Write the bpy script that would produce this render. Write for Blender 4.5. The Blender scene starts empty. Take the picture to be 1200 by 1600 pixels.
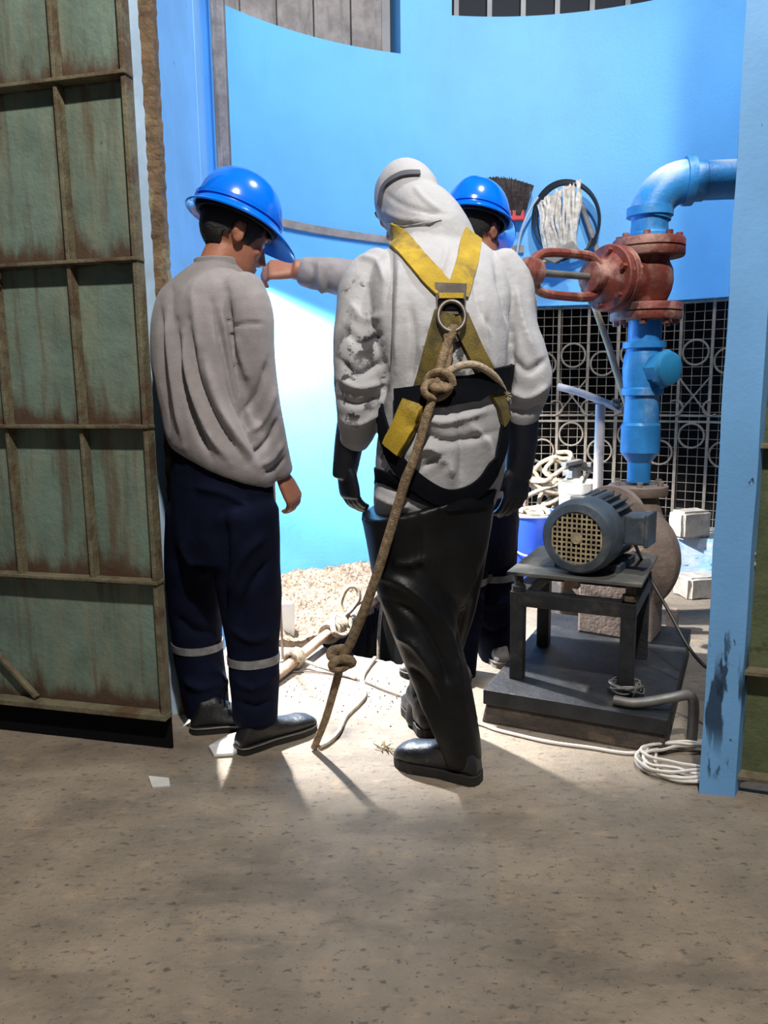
import bpy, bmesh, math, random
import numpy as np
from mathutils import Vector as V, Matrix, noise
from mathutils.bvhtree import BVHTree

random.seed(7)
S = bpy.context.scene
COL = S.collection
PI = math.pi

# ------------------------------------------------------------------ camera model
FPX, CAMH = 1200.0, 1.15
PITCH, ROLL = math.radians(9.5), math.radians(0.7)
_f = V((0, math.cos(PITCH), -math.sin(PITCH)))
_u0 = V((0, math.sin(PITCH), math.cos(PITCH)))
_x = V((1, 0, 0))
CR = _x * math.cos(ROLL) - _u0 * math.sin(ROLL)
CU = _u0 * math.cos(ROLL) + _x * math.sin(ROLL)
CO = V((0, 0, CAMH))


def ray(px, py):
    return _f + CR * ((px - 600) / FPX) + CU * ((800 - py) / FPX)


def W(px, py, Y):
    d = ray(px, py)
    return CO + d * (Y / d.y)


def G(px, py, z=0.0):
    d = ray(px, py)
    return CO + d * ((z - CAMH) / d.z)


def project(co):
    """numpy (n,3) -> pixel coordinates (n,2)"""
    d = co - np.array(CO)
    zf = d @ np.array(_f)
    return np.stack([600 + FPX * (d @ np.array(CR)) / zf, 800 - FPX * (d @ np.array(CU)) / zf], 1)


cam_data = bpy.data.cameras.new('camera')
cam = bpy.data.objects.new('camera', cam_data)
COL.objects.link(cam)
M = Matrix((CR, CU, -_f)).transposed().to_4x4()
M.translation = CO
cam.matrix_world = M
cam_data.sensor_fit = 'VERTICAL'
cam_data.sensor_height = 36
cam_data.lens = 36 * FPX / 1600
cam_data.clip_start = 0.02
S.camera = cam


# ------------------------------------------------------------------ materials
def L(r, g, b):
    c = lambda v: v / 12.92 if v <= .04045 else ((v + .055) / 1.055) ** 2.4
    return (c(r / 255), c(g / 255), c(b / 255), 1)


def mat(name, base, rough=.6, metal=0., var=.12, vscale=4., layers=(), bump=0., bscale=40., spec=.5, coat=0., sheen=0., bdetail=6.):
    """layers: (colour, scale, lo, hi, (sx,sy,sz), strength[, sphere centre, radius[, attribute]])"""
    m = bpy.data.materials.new(name)
    m.use_nodes = True
    nt = m.node_tree
    N, K = nt.nodes, nt.links
    b = N['Principled BSDF']
    b.inputs['Roughness'].default_value = rough
    b.inputs['Metallic'].default_value = metal
    b.inputs['Specular IOR Level'].default_value = spec
    b.inputs['Coat Weight'].default_value = coat
    if sheen:
        b.inputs['Sheen Weight'].default_value = sheen
    tc = N.new('ShaderNodeTexCoord')

    def nz(scale, stretch=(1, 1, 1), detail=6, dist=0.):
        mp = N.new('ShaderNodeMapping')
        mp.inputs['Scale'].default_value = stretch
        K.new(tc.outputs['Object'], mp.inputs['Vector'])
        t = N.new('ShaderNodeTexNoise')
        t.inputs['Scale'].default_value = scale
        t.inputs['Detail'].default_value = detail
        t.inputs['Roughness'].default_value = .62
        t.inputs['Distortion'].default_value = dist
        K.new(mp.outputs[0], t.inputs['Vector'])
        return t.outputs['Fac']

    def mix(a, bb, fac, blend='MIX'):
        x = N.new('ShaderNodeMix')
        x.data_type = 'RGBA'
        x.blend_type = blend
        for s, v in ((x.inputs[0], fac), (x.inputs[6], a), (x.inputs[7], bb)):
            if hasattr(v, 'is_linked'):
                K.new(v, s)
            else:
                s.default_value = v
        return x.outputs[2]

    def mr(src, lo, hi, a=0., c=1.):
        r = N.new('ShaderNodeMapRange')
        r.interpolation_type = 'SMOOTHSTEP'
        K.new(src, r.inputs[0])
        for i, v in zip((1, 2, 3, 4), (lo, hi, a, c)):
            r.inputs[i].default_value = v
        return r.outputs[0]

    def mul(a, c):
        x = N.new('ShaderNodeMath')
        x.operation = 'MULTIPLY'
        K.new(a, x.inputs[0])
        if hasattr(c, 'is_linked'):
            K.new(c, x.inputs[1])
        else:
            x.inputs[1].default_value = c
        return x.outputs[0]

    base = tuple(base)
    dark = tuple(c * (1 - var * 2) for c in base[:3]) + (1,)
    lite = tuple(min(1, c * (1 + var)) for c in base[:3]) + (1,)
    col = mix(dark, lite, mr(nz(vscale), .3, .7)) if var else base
    for ly in layers:
        c, sc, lo, hi, st, k = ly[:6]
        fac = mul(mr(nz(sc, st), lo, hi), k)
        if len(ly) > 6 and ly[6] is not None:
            d = N.new('ShaderNodeVectorMath')
            d.operation = 'DISTANCE'
            K.new(tc.outputs['Object'], d.inputs[0])
            d.inputs[1].default_value = tuple(ly[6])
            fac = mul(fac, mr(d.outputs['Value'], ly[7] * .35, ly[7], 1., 0.))
        if len(ly) > 8:
            at = N.new('ShaderNodeAttribute')
            at.attribute_name = ly[8]
            s = N.new('ShaderNodeMath')
            s.operation = 'ADD'
            K.new(at.outputs['Fac'], s.inputs[0])
            K.new(nz(sc, st), s.inputs[1])
            fac = mul(mr(s.outputs[0], lo, hi), k)
        col = mix(col, c, fac)
    if hasattr(col, 'is_linked'):
        K.new(col, b.inputs['Base Color'])
    else:
        b.inputs['Base Color'].default_value = col
    if bump:
        bp = N.new('ShaderNodeBump')
        bp.inputs['Strength'].default_value = min(1, bump)
        bp.inputs['Distance'].default_value = .01
        K.new(nz(bscale, detail=bdetail), bp.inputs['Height'])
        K.new(bp.outputs[0], b.inputs['Normal'])
    return m


# ------------------------------------------------------------------ mesh builder
def catmull(pts, n):
    """sample n+1 values along a list of vectors / tuples"""
    P = [np.array(p, float) for p in pts]
    if len(P) == 2:
        return [P[0] + (P[1] - P[0]) * (i / n) for i in range(n + 1)]
    out = []
    m = len(P) - 1
    for i in range(n + 1):
        s = i / n * m
        k = min(int(s), m - 1)
        t = s - k
        a, b = P[k], P[k + 1]
        p0 = P[k - 1] if k > 0 else 2 * a - b
        p3 = P[k + 2] if k + 2 <= m else 2 * b - a
        out.append(.5 * ((2 * a) + (b - p0) * t + (2 * p0 - 5 * a + 4 * b - p3) * t * t + (3 * a - p0 - 3 * b + p3) * t ** 3))
    return out


def vv(a):
    return V((float(a[0]), float(a[1]), float(a[2])))


def ring(c, ax, ay, n=20, e=2.0):
    r = []
    for i in range(n):
        a = 2 * PI * i / n
        ca, sa = math.cos(a), math.sin(a)
        k = 2 / e
        r.append(c + ax * (math.copysign(abs(ca) ** k, ca)) + ay * (math.copysign(abs(sa) ** k, sa)))
    return r


class MB:
    def __init__(self):
        self.bm = bmesh.new()

    def loft(self, rings, caps=True, closed=False):
        bm = self.bm
        vs = [[bm.verts.new(p) for p in r] for r in rings]
        n = len(vs[0])
        m = len(vs)
        for j in range(m if closed else m - 1):
            a, b = vs[j], vs[(j + 1) % m]
            for i in range(n):
                try:
                    bm.faces.new((a[i], a[(i + 1) % n], b[(i + 1) % n], b[i]))
                except ValueError:
                    pass
        if caps and not closed:
            bm.faces.new(list(reversed(vs[0])))
            bm.faces.new(vs[-1])
        return self

    def tube(self, pts, r, seg=10, closed=False, caps=True, smooth=0):
        P = [V(p) for p in pts]
        R = list(r) if isinstance(r, (list, tuple)) else [r] * len(P)
        if smooth:
            R = [float(x) for x in np.interp(np.linspace(0, 1, smooth + 1), np.linspace(0, 1, len(R)), R)]
            P = [vv(p) for p in catmull(P, smooth)]
        n = len(P)
        rings = []
        u = None
        for i, p in enumerate(P):
            if closed:
                t = P[(i + 1) % n] - P[i - 1]
            else:
                t = P[min(i + 1, n - 1)] - P[max(i - 1, 0)]
            t = t.normalized() if t.length > 1e-9 else V((0, 0, 1))
            if u is None:
                ref = V((0, 0, 1)) if abs(t.z) < .9 else V((1, 0, 0))
                u = t.cross(ref).normalized()
            else:
                u = (u - t * u.dot(t))
                u = u.normalized() if u.length > 1e-6 else t.orthogonal().normalized()
            w = t.cross(u)
            rings.append(ring(p, u * R[i], w * R[i], seg))
        return self.loft(rings, caps, closed)

    def lathe(self, prof, o, axis=(0, 0, 1), seg=28, caps=True, ref=None):
        a = V(axis).normalized()
        u = V(ref) if ref is not None else a.orthogonal()
        u = (u - a * u.dot(a)).normalized()
        w = a.cross(u)
        o = V(o)
        return self.loft([ring(o + a * h, u * max(r, 1e-4), w * max(r, 1e-4), seg) for r, h in prof], caps)

    def ell(self, c, ax, ay, az, nu=20, nv=12):
        c = V(c)
        rings = []
        for j in range(nv + 1):
            th = PI * j / nv
            s = max(math.sin(th), .02)
            rings.append(ring(c - az * math.cos(th), ax * s, ay * s, nu))
        return self.loft(rings)

    def hexa(self, p):
        """8 points: bottom loop, top loop"""
        vs = [self.bm.verts.new(V(q)) for q in p]
        for f in ((3, 2, 1, 0), (4, 5, 6, 7), (0, 1, 5, 4), (1, 2, 6, 5), (2, 3, 7, 6), (3, 0, 4, 7)):
            self.bm.faces.new([vs[i] for i in f])
        return self

    def box(self, c, sx, sy, sz, ux=V((1, 0, 0)), uy=None, uz=V((0, 0, 1))):
        """centre, sizes along ux, uy, uz"""
        c = V(c)
        ux = V(ux).normalized()
        uz = V(uz).normalized()
        uy = uz.cross(ux) if uy is None else V(uy).normalized()
        a, b, d = ux * sx / 2, uy * sy / 2, uz * sz / 2
        return self.hexa([c - a - b - d, c + a - b - d, c + a + b - d, c - a + b - d, c - a - b + d, c + a - b + d, c + a + b + d, c - a + b + d])

    def prism(self, poly, z0, z1):
        bot = [V((p[0], p[1], z0)) for p in poly]
        top = [V((p[0], p[1], z1)) for p in poly]
        return self.loft([bot, top])

    def extr(self, poly, vec):
        poly = [V(p) for p in poly]
        return self.loft([poly, [p + V(vec) for p in poly]])

    def bar(self, a, b, w, d, wdir):
        """rectangular bar a->b, w along wdir, d across"""
        a, b = V(a), V(b)
        t = (b - a).normalized()
        u = V(wdir)
        u = (u - t * u.dot(t)).normalized() * w / 2
        q = t.cross(u).normalized() * d / 2
        return self.hexa([a - u - q, a + u - q, a + u + q, a - u + q, b - u - q, b + u - q, b + u + q, b - u + q])

    def curved(self, ph0, ph1, z0, z1, r0, r1, step=1.5):
        n = max(1, int(abs(ph1 - ph0) / step))
        rings = []
        for i in range(n + 1):
            p = ph0 + (ph1 - ph0) * i / n
            rings.append([cyl(p, r0, z0), cyl(p, r1, z0), cyl(p, r1, z1), cyl(p, r0, z1)])
        return self.loft(rings)

    def build(self, name, m, parent=None, smooth=True, bevel=0., angle=35, **props):
        bm = self.bm
        bmesh.ops.recalc_face_normals(bm, faces=bm.faces)
        if bevel:
            ed = [e for e in bm.edges if len(e.link_faces) == 2 and e.calc_face_angle(0) > .6]
            bmesh.ops.bevel(bm, geom=ed, offset=bevel, segments=2, profile=.6, affect='EDGES', clamp_overlap=True)
        me = bpy.data.meshes.new(name)
        bm.to_mesh(me)
        bm.free()
        return link(name, me, m, parent, smooth, angle, **props)


def link(name, me, m, parent=None, smooth=True, angle=35, **props):
    o = bpy.data.objects.new(name, me)
    COL.objects.link(o)
    if m is not None:
        me.materials.append(m)
    if smooth:
        me.polygons.foreach_set('use_smooth', [True] * len(me.polygons))
        if angle:
            me.set_sharp_from_angle(angle=math.radians(angle))
    if parent is not None:
        o.parent = parent
        o.matrix_parent_inverse = world_of(parent).inverted()
    for k, v in props.items():
        o[k] = v
    return o


def world_of(o):
    if o.type == 'EMPTY':
        return Matrix.Translation(o.location)
    return Matrix.Identity(4)


def thing(name, label, cat, loc, group=None):
    o = bpy.data.objects.new(name, None)
    o.empty_display_size = .1
    COL.objects.link(o)
    o.location = loc
    o['label'] = label
    o['category'] = cat
    if group:
        o['group'] = group
    return o


def tag(o, label, cat, group=None, kind=None):
    if label:
        o['label'] = label
    if cat:
        o['category'] = cat
    if group:
        o['group'] = group
    if kind:
        o['kind'] = kind
    return o


# ------------------------------------------------------------------ organic surfaces
def limb(mb, pts, rad, side=V((1, 0, 0)), seg=20, sub=4, e=2.0, round_ends=True):
    """closed tapered limb; rad: scalars or (a,b) - a along side, b across"""
    R = [(r, r) if not isinstance(r, (tuple, list)) else r for r in rad]
    n = (len(pts) - 1) * sub
    P = [vv(p) for p in catmull(pts, n)]
    Q = catmull(R, n)
    rings = []
    for i, p in enumerate(P):
        t = (P[min(i + 1, n)] - P[max(i - 1, 0)]).normalized()
        s = V(side)
        s = s - t * s.dot(t)
        s = s.normalized() if s.length > 1e-4 else t.orthogonal().normalized()
        w = t.cross(s)
        rings.append((p, t, s, w, float(Q[i][0]), float(Q[i][1])))
    out = []
    if round_ends:
        p, t, s, w, a, b = rings[0]
        for k in (.35, .7, .92):
            out.append(ring(p - t * min(a, b) * .5 * math.sqrt(1 - k * k), s * a * k, w * b * k, seg, e))
    for p, t, s, w, a, b in rings:
        out.append(ring(p, s * a, w * b, seg, e))
    if round_ends:
        p, t, s, w, a, b = rings[-1]
        for k in (.92, .7, .35):
            out.append(ring(p + t * min(a, b) * .5 * math.sqrt(1 - k * k), s * a * k, w * b * k, seg, e))
    mb.loft(out)


def body_rings(mb, rows, side, front, seg=32, sub=3, e=2.3):
    """rows: (centre, a, b, tilt_front, tilt_side); ring axes tilt out of the horizontal"""
    n = (len(rows) - 1) * sub
    C = [vv(c) for c in catmull([r[0] for r in rows], n)]
    Q = catmull([(r[1], r[2], r[3] if len(r) > 3 else 0, r[4] if len(r) > 4 else 0) for r in rows], n)
    out = []
    z = V((0, 0, 1))
    for c, q in zip(C, Q):
        out.append(ring(c, (side + z * float(q[3])) * float(q[0]), (front + z * float(q[2])) * float(q[1]), seg, e))
    mb.loft(out)


def organic(mb, voxel=.008, smooth=4, factor=.5):
    """voxel-fuse the closed pieces in mb into one skin; returns a mesh"""
    bm = mb.bm
    bmesh.ops.recalc_face_normals(bm, faces=bm.faces)
    bmesh.ops.triangulate(bm, faces=[f for f in bm.faces if len(f.verts) > 4])
    me = bpy.data.meshes.new('tmp')
    bm.to_mesh(me)
    bm.free()
    o = bpy.data.objects.new('tmp', me)
    COL.objects.link(o)
    r = o.modifiers.new('r', 'REMESH')
    r.mode = 'VOXEL'
    r.voxel_size = voxel
    if smooth:
        s = o.modifiers.new('s', 'SMOOTH')
        s.iterations = smooth
        s.factor = factor
    dg = bpy.context.evaluated_depsgraph_get()
    dg.update()
    out = bpy.data.meshes.new_from_object(o.evaluated_get(dg))
    bpy.data.objects.remove(o)
    bpy.data.meshes.remove(me)
    out.materials.clear()
    return out


def arr(me):
    n = len(me.vertices)
    co = np.empty(n * 3)
    no = np.empty(n * 3)
    me.vertices.foreach_get('co', co)
    me.vertex_normals.foreach_get('vector', no)
    return co.reshape(-1, 3), no.reshape(-1, 3)


def setco(me, co):
    me.vertices.foreach_set('co', co.astype(np.float32).ravel())
    me.update()


def polydist(p, line):
    best = np.full(len(p), 1e9)
    pos = np.zeros(len(p))
    n = len(line) - 1
    for i in range(n):
        a, b = np.array(line[i], float), np.array(line[i + 1], float)
        d = b - a
        t = np.clip(((p - a) @ d) / (d @ d + 1e-9), 0, 1)
        q = np.linalg.norm(p - (a + t[:, None] * d), axis=1)
        m = q < best
        best[m] = q[m]
        pos[m] = ((i + t) / n)[m]
    return best, pos


def folds(me, lines, wrinkle=0., wscale=14., stretch=(1, 1, .6), seed=0):
    """lines: (pixel polyline, width, amplitude in m): real ridges and valleys pressed into the surface on the viewed side"""
    co, no = arr(me)
    px = project(co)
    view = co - np.array(CO)
    view /= np.linalg.norm(view, axis=1)[:, None]
    face = np.clip(-(no * view).sum(1) * 2.2, 0, 1)
    d = np.zeros(len(co))
    for line, w, a in lines:
        q, pos = polydist(px, [tuple(v) for v in catmull(line, 12)])
        d += a * 1.4 * (.55 * np.exp(-(q / w) ** 2) + .6 * np.exp(-np.abs(q) / (w * .55))) * face * np.clip(np.sin(np.pi * np.clip(pos, .04, .96)) * 1.8, 0, 1)
    if wrinkle:
        st = np.array(stretch) * wscale
        for i, c in enumerate(co):
            k = c * st
            a = noise.noise(V((k[0] + seed, k[1], k[2])))
            b = noise.noise(V((k[0] * 2.3, k[1] * 2.3 + seed, k[2] * 2.3 + 5)))
            d[i] += wrinkle * ((1 - 2 * abs(a)) * .7 + .4 * b)
    setco(me, co + no * d[:, None])
    return me


def bvh_of(*objs):
    vs, fs = [], []
    for o in objs:
        me = o.data
        k = len(vs)
        vs += [v.co.copy() for v in me.vertices]
        fs += [tuple(k + i for i in p.vertices) for p in me.polygons]
    return BVHTree.FromPolygons(vs, fs)


def cast(bvh, px, py):
    d = ray(px, py).normalized()
    h = bvh.ray_cast(CO, d)
    return (h[0], h[1]) if h[0] is not None else (None, None)


def strip_on(mb, bvh, line, width, thick=.004, off=.002, n=24, nw=5, fall=2.2):
    """a webbing strip lying on a surface along a pixel polyline: raycast the centre line, then lay it out in 3D"""
    P, Nn = [], []
    for p in catmull(line, n):
        h, no = cast(bvh, p[0], p[1])
        if h is None:
            h = W(p[0], p[1], P[-1].y if P else fall)
            no = -ray(p[0], p[1]).normalized()
        P.append(h)
        Nn.append(no)
    for _ in range(2):
        P = [P[0]] + [(P[i - 1] + P[i] * 2 + P[i + 1]) / 4 for i in range(1, n)] + [P[-1]]
    rings = []
    for i in range(n + 1):
        t = (P[min(i + 1, n)] - P[max(i - 1, 0)]).normalized()
        no = sum((Nn[k] for k in range(max(0, i - 2), min(n, i + 2) + 1)), V((0, 0, 0))).normalized()
        s = t.cross(no).normalized()
        up, dn = [], []
        wd = width[0] + (width[1] - width[0]) * i / n if isinstance(width, (tuple, list)) else width
        for k in range(nw):
            q = P[i] + s * wd * (k / (nw - 1) - .5)
            hh = bvh.find_nearest(q, .08)
            if hh[0] is not None:
                q = hh[0] + hh[1] * off
            up.append(q + no * (thick + off))
            dn.append(q)
        rings.append(up + dn[::-1])
    mb.loft(rings)
    return P, Nn
# ------------------------------------------------------------------ materials of the place
m_wall = mat('blue_wall_paint', (.12, .43, .85, 1), .55, var=.05, vscale=1.5, layers=[
    (L(60, 130, 210), 3, .55, .8, (1, 1, .3), .25), (L(30, 45, 70), 26, .735, .77, (1, 1, 1), .8)], bump=.15, bscale=60)
m_pillar = mat('chalky_blue_paint', (.17, .42, .80, 1), .65, var=.07, vscale=2, layers=[
    (L(150, 190, 235), 2.2, .5, .75, (1, 1, .5), .5), (L(35, 40, 55), 22, .70, .73, (1.4, 1.4, .6), .85)], bump=.12, bscale=70)
m_floor = mat('worn_concrete', (.27, .222, .170, 1), .75, var=.15, vscale=2.6, layers=[
    (L(108, 100, 92), 5, .52, .72, (.5, 1.3, 1), .6), (L(176, 152, 124), 9, .55, .75, (1, 1, 1), .5),
    (L(95, 84, 72), 14, .6, .72, (.45, 1.5, 1), .5), (L(34, 33, 32), 120, .63, .67, (1, 1, 1), .9), (L(70, 66, 60), 46, .56, .68, (.7, 1.3, 1), .75), (L(158, 140, 120), 24, .56, .7, (.5, 1.5, 1), .6), (L(84, 76, 68), 3, .5, .66, (.6, 1.4, 1), .45)],
    bump=.55, bscale=55, bdetail=9)
m_black = mat('dark_void', (.004, .004, .005, 1), .95, var=0)  # near-black, stands in for shade in the pit and the grille room
m_bottom_strip = mat('matt_black', (.006, .006, .007, 1), .9, var=0, spec=.1)
m_sheet = mat('worn_green_paint', L(112, 132, 120), .62, var=.14, vscale=5, layers=[
    (L(134, 136, 116), 7, .42, .68, (2, 2, .35), .6), (L(92, 74, 54), 5, .5, .68, (3, 3, .3), .75),
    (L(78, 50, 34), 9, .72, 1.12, (2, 2, .6), .9, None, 0, 'rust'), (L(46, 40, 34), 40, .68, .73, (1, 1, .5), .6)], bump=.35, bscale=50)
m_rail = mat('rusty_painted_steel', L(112, 106, 84), .7, var=.18, vscale=12, layers=[
    (L(82, 52, 36), 9, .48, .62, (1, 1, 1), .7), (L(128, 122, 98), 20, .55, .7, (1, 1, 1), .5)], bump=.5, bscale=60)
m_frame = mat('crusted_brown_timber', L(112, 90, 66), .8, var=.2, vscale=16, layers=[
    (L(150, 142, 110), 12, .5, .65, (1, 1, .5), .6), (L(60, 44, 34), 20, .58, .68, (1, 1, .4), .7)], bump=.6, bscale=90)
m_post = mat('weathered_grey_timber', L(128, 126, 130), .8, var=.2, vscale=10, layers=[
    (L(82, 84, 92), 14, .5, .65, (2, 2, .15), .7)], bump=.5, bscale=60)
m_shutter = mat('grey_fibre_cement', L(148, 142, 140), .85, var=.15, vscale=10, layers=[(L(110, 104, 100), 24, .5, .68, (1, 1, .3), .5)], bump=.6, bscale=90)
m_glass = mat('dark_window_glass', (.012, .018, .028, 1), .15, var=0)
m_grey_bar = mat('grey_painted_bar', L(120, 120, 122), .5, metal=.2, var=.1)
m_grille = mat('dusty_pale_iron', L(126, 116, 104), .7, var=.15, vscale=16, layers=[(L(110, 92, 76), 20, .55, .68, (1, 1, 1), .6)], bump=.4, bscale=80)
m_ledge = mat('flaking_blue_ledge', L(175, 190, 205), .8, var=.1, vscale=6, layers=[
    (L(120, 170, 222), 6, .46, .56, (1, 1, 2), .8), (L(60, 74, 96), 16, .62, .67, (1, 1, 2.4), .8), (L(176, 88, 60), 3.2, .66, .70, (1, 1, 1), .9)], bump=.6, bscale=40)
m_rubble = mat('pale_rubble', L(150, 130, 110), .9, var=.25, vscale=26, layers=[(L(60, 50, 42), 60, .52, .62, (1, 1, 1), .85)], bump=1, bscale=90)
m_stone = mat('whitewashed_stone', L(190, 182, 172), .85, var=.15, vscale=14, layers=[(L(140, 128, 116), 18, .55, .7, (1, 1, 1), .6)], bump=.6, bscale=50)
m_brick = mat('red_brick', L(176, 92, 66), .85, var=.2, vscale=20, bump=.6, bscale=70)
m_rope = mat('tan_rope', L(166, 142, 112), .85, var=.25, vscale=60, bump=.9, bscale=220)
m_rope_pale = mat('pale_rope', L(196, 178, 152), .85, var=.2, vscale=50, bump=.8, bscale=200)
m_white_cable = mat('white_cable', L(214, 208, 200), .5, var=.08)
m_cord = mat('grey_cord', L(120, 104, 92), .7, var=.1)
m_pole = mat('rough_pole', L(186, 156, 134), .8, var=.2, vscale=14, bump=.5, bscale=70)
m_batten = mat('grey_brown_conduit', L(142, 136, 136), .7, var=.15, vscale=14)
m_blue_pipe = mat('blue_pipe_paint', (.035, .27, .68, 1), .38, var=.1, vscale=9, layers=[(L(190, 200, 212), 7, .52, .72, (1, 1, .7), .45)], bump=.2, bscale=50)
m_red_valve = mat('red_oxide_cast_iron', L(124, 58, 46), .6, var=.2, vscale=12, layers=[(L(176, 138, 126), 7, .48, .64, (1, 1, 1), .75), (L(70, 34, 28), 16, .58, .7, (1, 1, 1), .6)], bump=.4, bscale=60)
m_cast = mat('dusty_brown_casting', L(134, 118, 108), .75, var=.15, vscale=9, layers=[(L(176, 158, 146), 6, .52, .72, (1, 1, 1), .55), (L(80, 58, 50), 12, .56, .7, (1, 1, 1), .5)], bump=.4, bscale=60)
m_motor = mat('dark_blue_grey_motor', L(70, 80, 90), .5, var=.15, vscale=14, layers=[(L(126, 124, 118), 10, .54, .72, (1, 1, 1), .5)], bump=.2, bscale=60)
m_mesh = mat('dusty_fan_guard', L(176, 160, 128), .7, var=.2, vscale=30)
m_steel_dark = mat('grimy_dark_steel', L(44, 46, 50), .55, metal=.3, var=.2, vscale=12, layers=[(L(96, 88, 76), 10, .55, .74, (1, 1, 1), .45)], bump=.4, bscale=50)
m_plate = mat('dusty_steel_plate', L(96, 96, 92), .6, metal=.2, var=.15, vscale=8, layers=[(L(150, 140, 122), 8, .52, .72, (1, 1, 1), .5)], bump=.2, bscale=40)
m_conc_dark = mat('oily_concrete', L(70, 62, 56), .75, var=.25, vscale=9, layers=[(L(116, 98, 80), 8, .52, .68, (1, 1, 2), .6)], bump=.8, bscale=40)
m_bucket = mat('blue_plastic', (.03, .10, .62, 1), .35, var=.08, layers=[(L(150, 160, 215), 18, .58, .7, (1, 1, .5), .4)])
m_white_plastic = mat('white_plastic', L(225, 222, 214), .5, var=.06, layers=[(L(150, 140, 124), 14, .58, .72, (1, 1, 1), .5)])
m_pvc = mat('grey_pvc', L(186, 184, 188), .5, var=.08, layers=[(L(130, 122, 116), 12, .56, .7, (1, 1, 1), .5)])
m_hose = mat('black_hose', (.015, .018, .024, 1), .35, var=.1)
m_clearhose = mat('translucent_hose', L(170, 186, 200), .35, var=.06)
m_bristle = mat('brown_bristles', L(70, 58, 56), .85, var=.35, vscale=60, layers=[(L(36, 30, 30), 90, .5, .6, (1, 1, .05), .7)], bump=.8, bscale=150)
m_red_plastic = mat('red_plastic', L(190, 42, 48), .4, var=.05)
m_mop = mat('off_white_cotton', L(236, 226, 212), .9, var=.2, vscale=30, bump=.8, bscale=180)
m_galv = mat('dull_galvanised', L(122, 120, 116), .5, metal=.4, var=.15, vscale=14)
m_cable_black = mat('black_cable', (.02, .018, .018, 1), .5, var=0)
m_tape = mat('white_tape', L(200, 198, 192), .6, var=.1)
m_wet = mat('white_bag_plastic', L(225, 225, 225), .3, var=.08)

# people
m_skin = mat('skin_warm', L(168, 112, 88), .5, var=.08, vscale=8, layers=[(L(122, 70, 56), 10, .55, .75, (1, 1, 1), .4)], bump=.15, bscale=120)
m_hair = mat('black_hair', (.008, .007, .008, 1), .45, var=.3, vscale=80, bump=.6, bscale=200)
m_shirt = mat('grey_jersey', L(148, 142, 144), .9, var=.06, vscale=20, bump=.25, bscale=260, sheen=.2)
m_navy = mat('navy_workwear', (.0036, .0058, .021, 1), .85, var=.15, vscale=14, spec=.12, bump=.3, bscale=220)
m_reflect = mat('grey_reflective_tape', L(130, 130, 132), .4, var=.15, vscale=40)
m_boot = mat('black_leather', (.014, .014, .016, 1), .42, var=.25, vscale=20, layers=[(L(110, 104, 100), 14, .6, .78, (1, 1, 1), .35)], bump=.3, bscale=80)
m_sole = mat('black_sole', (.012, .011, .011, 1), .7, var=.2, layers=[(L(120, 108, 96), 12, .6, .75, (1, 1, 1), .4)])
m_grey_shoe = mat('dusty_grey_shoe', L(138, 130, 124), .8, var=.2, vscale=16, bump=.4, bscale=80)
m_hat = mat('glossy_blue_plastic', (.0, .16, .84, 1), .2, var=0, coat=.4, spec=.6)
m_hatin = mat('dark_liner', (.012, .012, .018, 1), .8, var=0)
m_yellow = mat('dirty_yellow_webbing', L(196, 164, 44), .75, var=.12, vscale=16, layers=[(L(112, 96, 58), 9, .48, .66, (1, 1, 1), .7)], bump=.5, bscale=300)
m_yellow_dark = mat('soiled_olive_webbing', L(112, 96, 36), .8, var=.2, vscale=16, layers=[(L(52, 48, 32), 10, .46, .64, (1, 1, 1), .8)], bump=.5, bscale=300)
m_black_web = mat('black_webbing', (.005, .006, .010, 1), .85, var=.15, spec=.1, bump=.4, bscale=300)
m_dring = mat('worn_grey_steel', L(104, 96, 90), .45, metal=.6, var=.2, vscale=20)
m_rubber = mat('black_rubber_wader', (.006, .0065, .008, 1), .46, var=.25, vscale=7, layers=[(L(74, 74, 76), 5, .56, .8, (1, 1, .5), .16)], bump=.15, bscale=40, spec=.3)
m_glove = mat('navy_rubber_glove', (.006, .008, .016, 1), .4, var=.2, vscale=12, bump=.15, bscale=60)
m_bootr = mat('scuffed_rubber_boot', (.014, .016, .022, 1), .35, var=.2, vscale=12, layers=[(L(170, 176, 186), 40, .66, .71, (1, 1, 1), .6)], bump=.4, bscale=50)
m_strap = mat('grey_elastic', L(96, 98, 108), .8, var=.1)
# ------------------------------------------------------------------ the setting
CX, CY, RW = .69, 2.76, 1.84          # the concave back wall: a cylinder


def cyl(ph, r, z):
    a = math.radians(ph)
    return V((CX + r * math.sin(a), CY + r * math.cos(a), z))


def on_cyl(px, py, r):
    """where the sight line meets the cylinder of radius r: (phi in degrees, z)"""
    d = ray(px, py)
    ox, oy = -CX, -CY
    a = d.x ** 2 + d.y ** 2
    b = 2 * (ox * d.x + oy * d.y)
    c = ox * ox + oy * oy - r * r
    t = (-b + math.sqrt(b * b - 4 * a * c)) / (2 * a)
    p = CO + d * t
    return math.degrees(math.atan2(p.x - CX, p.y - CY)), p.z


Z_SILL1 = on_cyl(612, 82, RW)[1]
Z_SILL2 = on_cyl(790, 26, RW)[1]
PH1a, PH1b = -51.5, on_cyl(626, 80, RW)[0]
PH2 = on_cyl(706, 20, RW)[0]
Z_EDGE = on_cyl(1020, 471, RW)[1]
PHG = 0.0

w = MB()
w.curved(-53, PH1b, 0, Z_SILL1, RW, RW + .16)
w.curved(PH1b, PH2, 0, 4.2, RW, RW + .16)
w.curved(PH2, PHG, 0, Z_SILL2, RW, RW + .16)
w.curved(PHG, 78, Z_EDGE, Z_SILL2, RW, RW + .16)
w.curved(-53, 78, 4.2, 4.5, RW, RW + .16)
w.build('wall_back', m_wall, smooth=True, angle=30, kind='structure')

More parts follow.
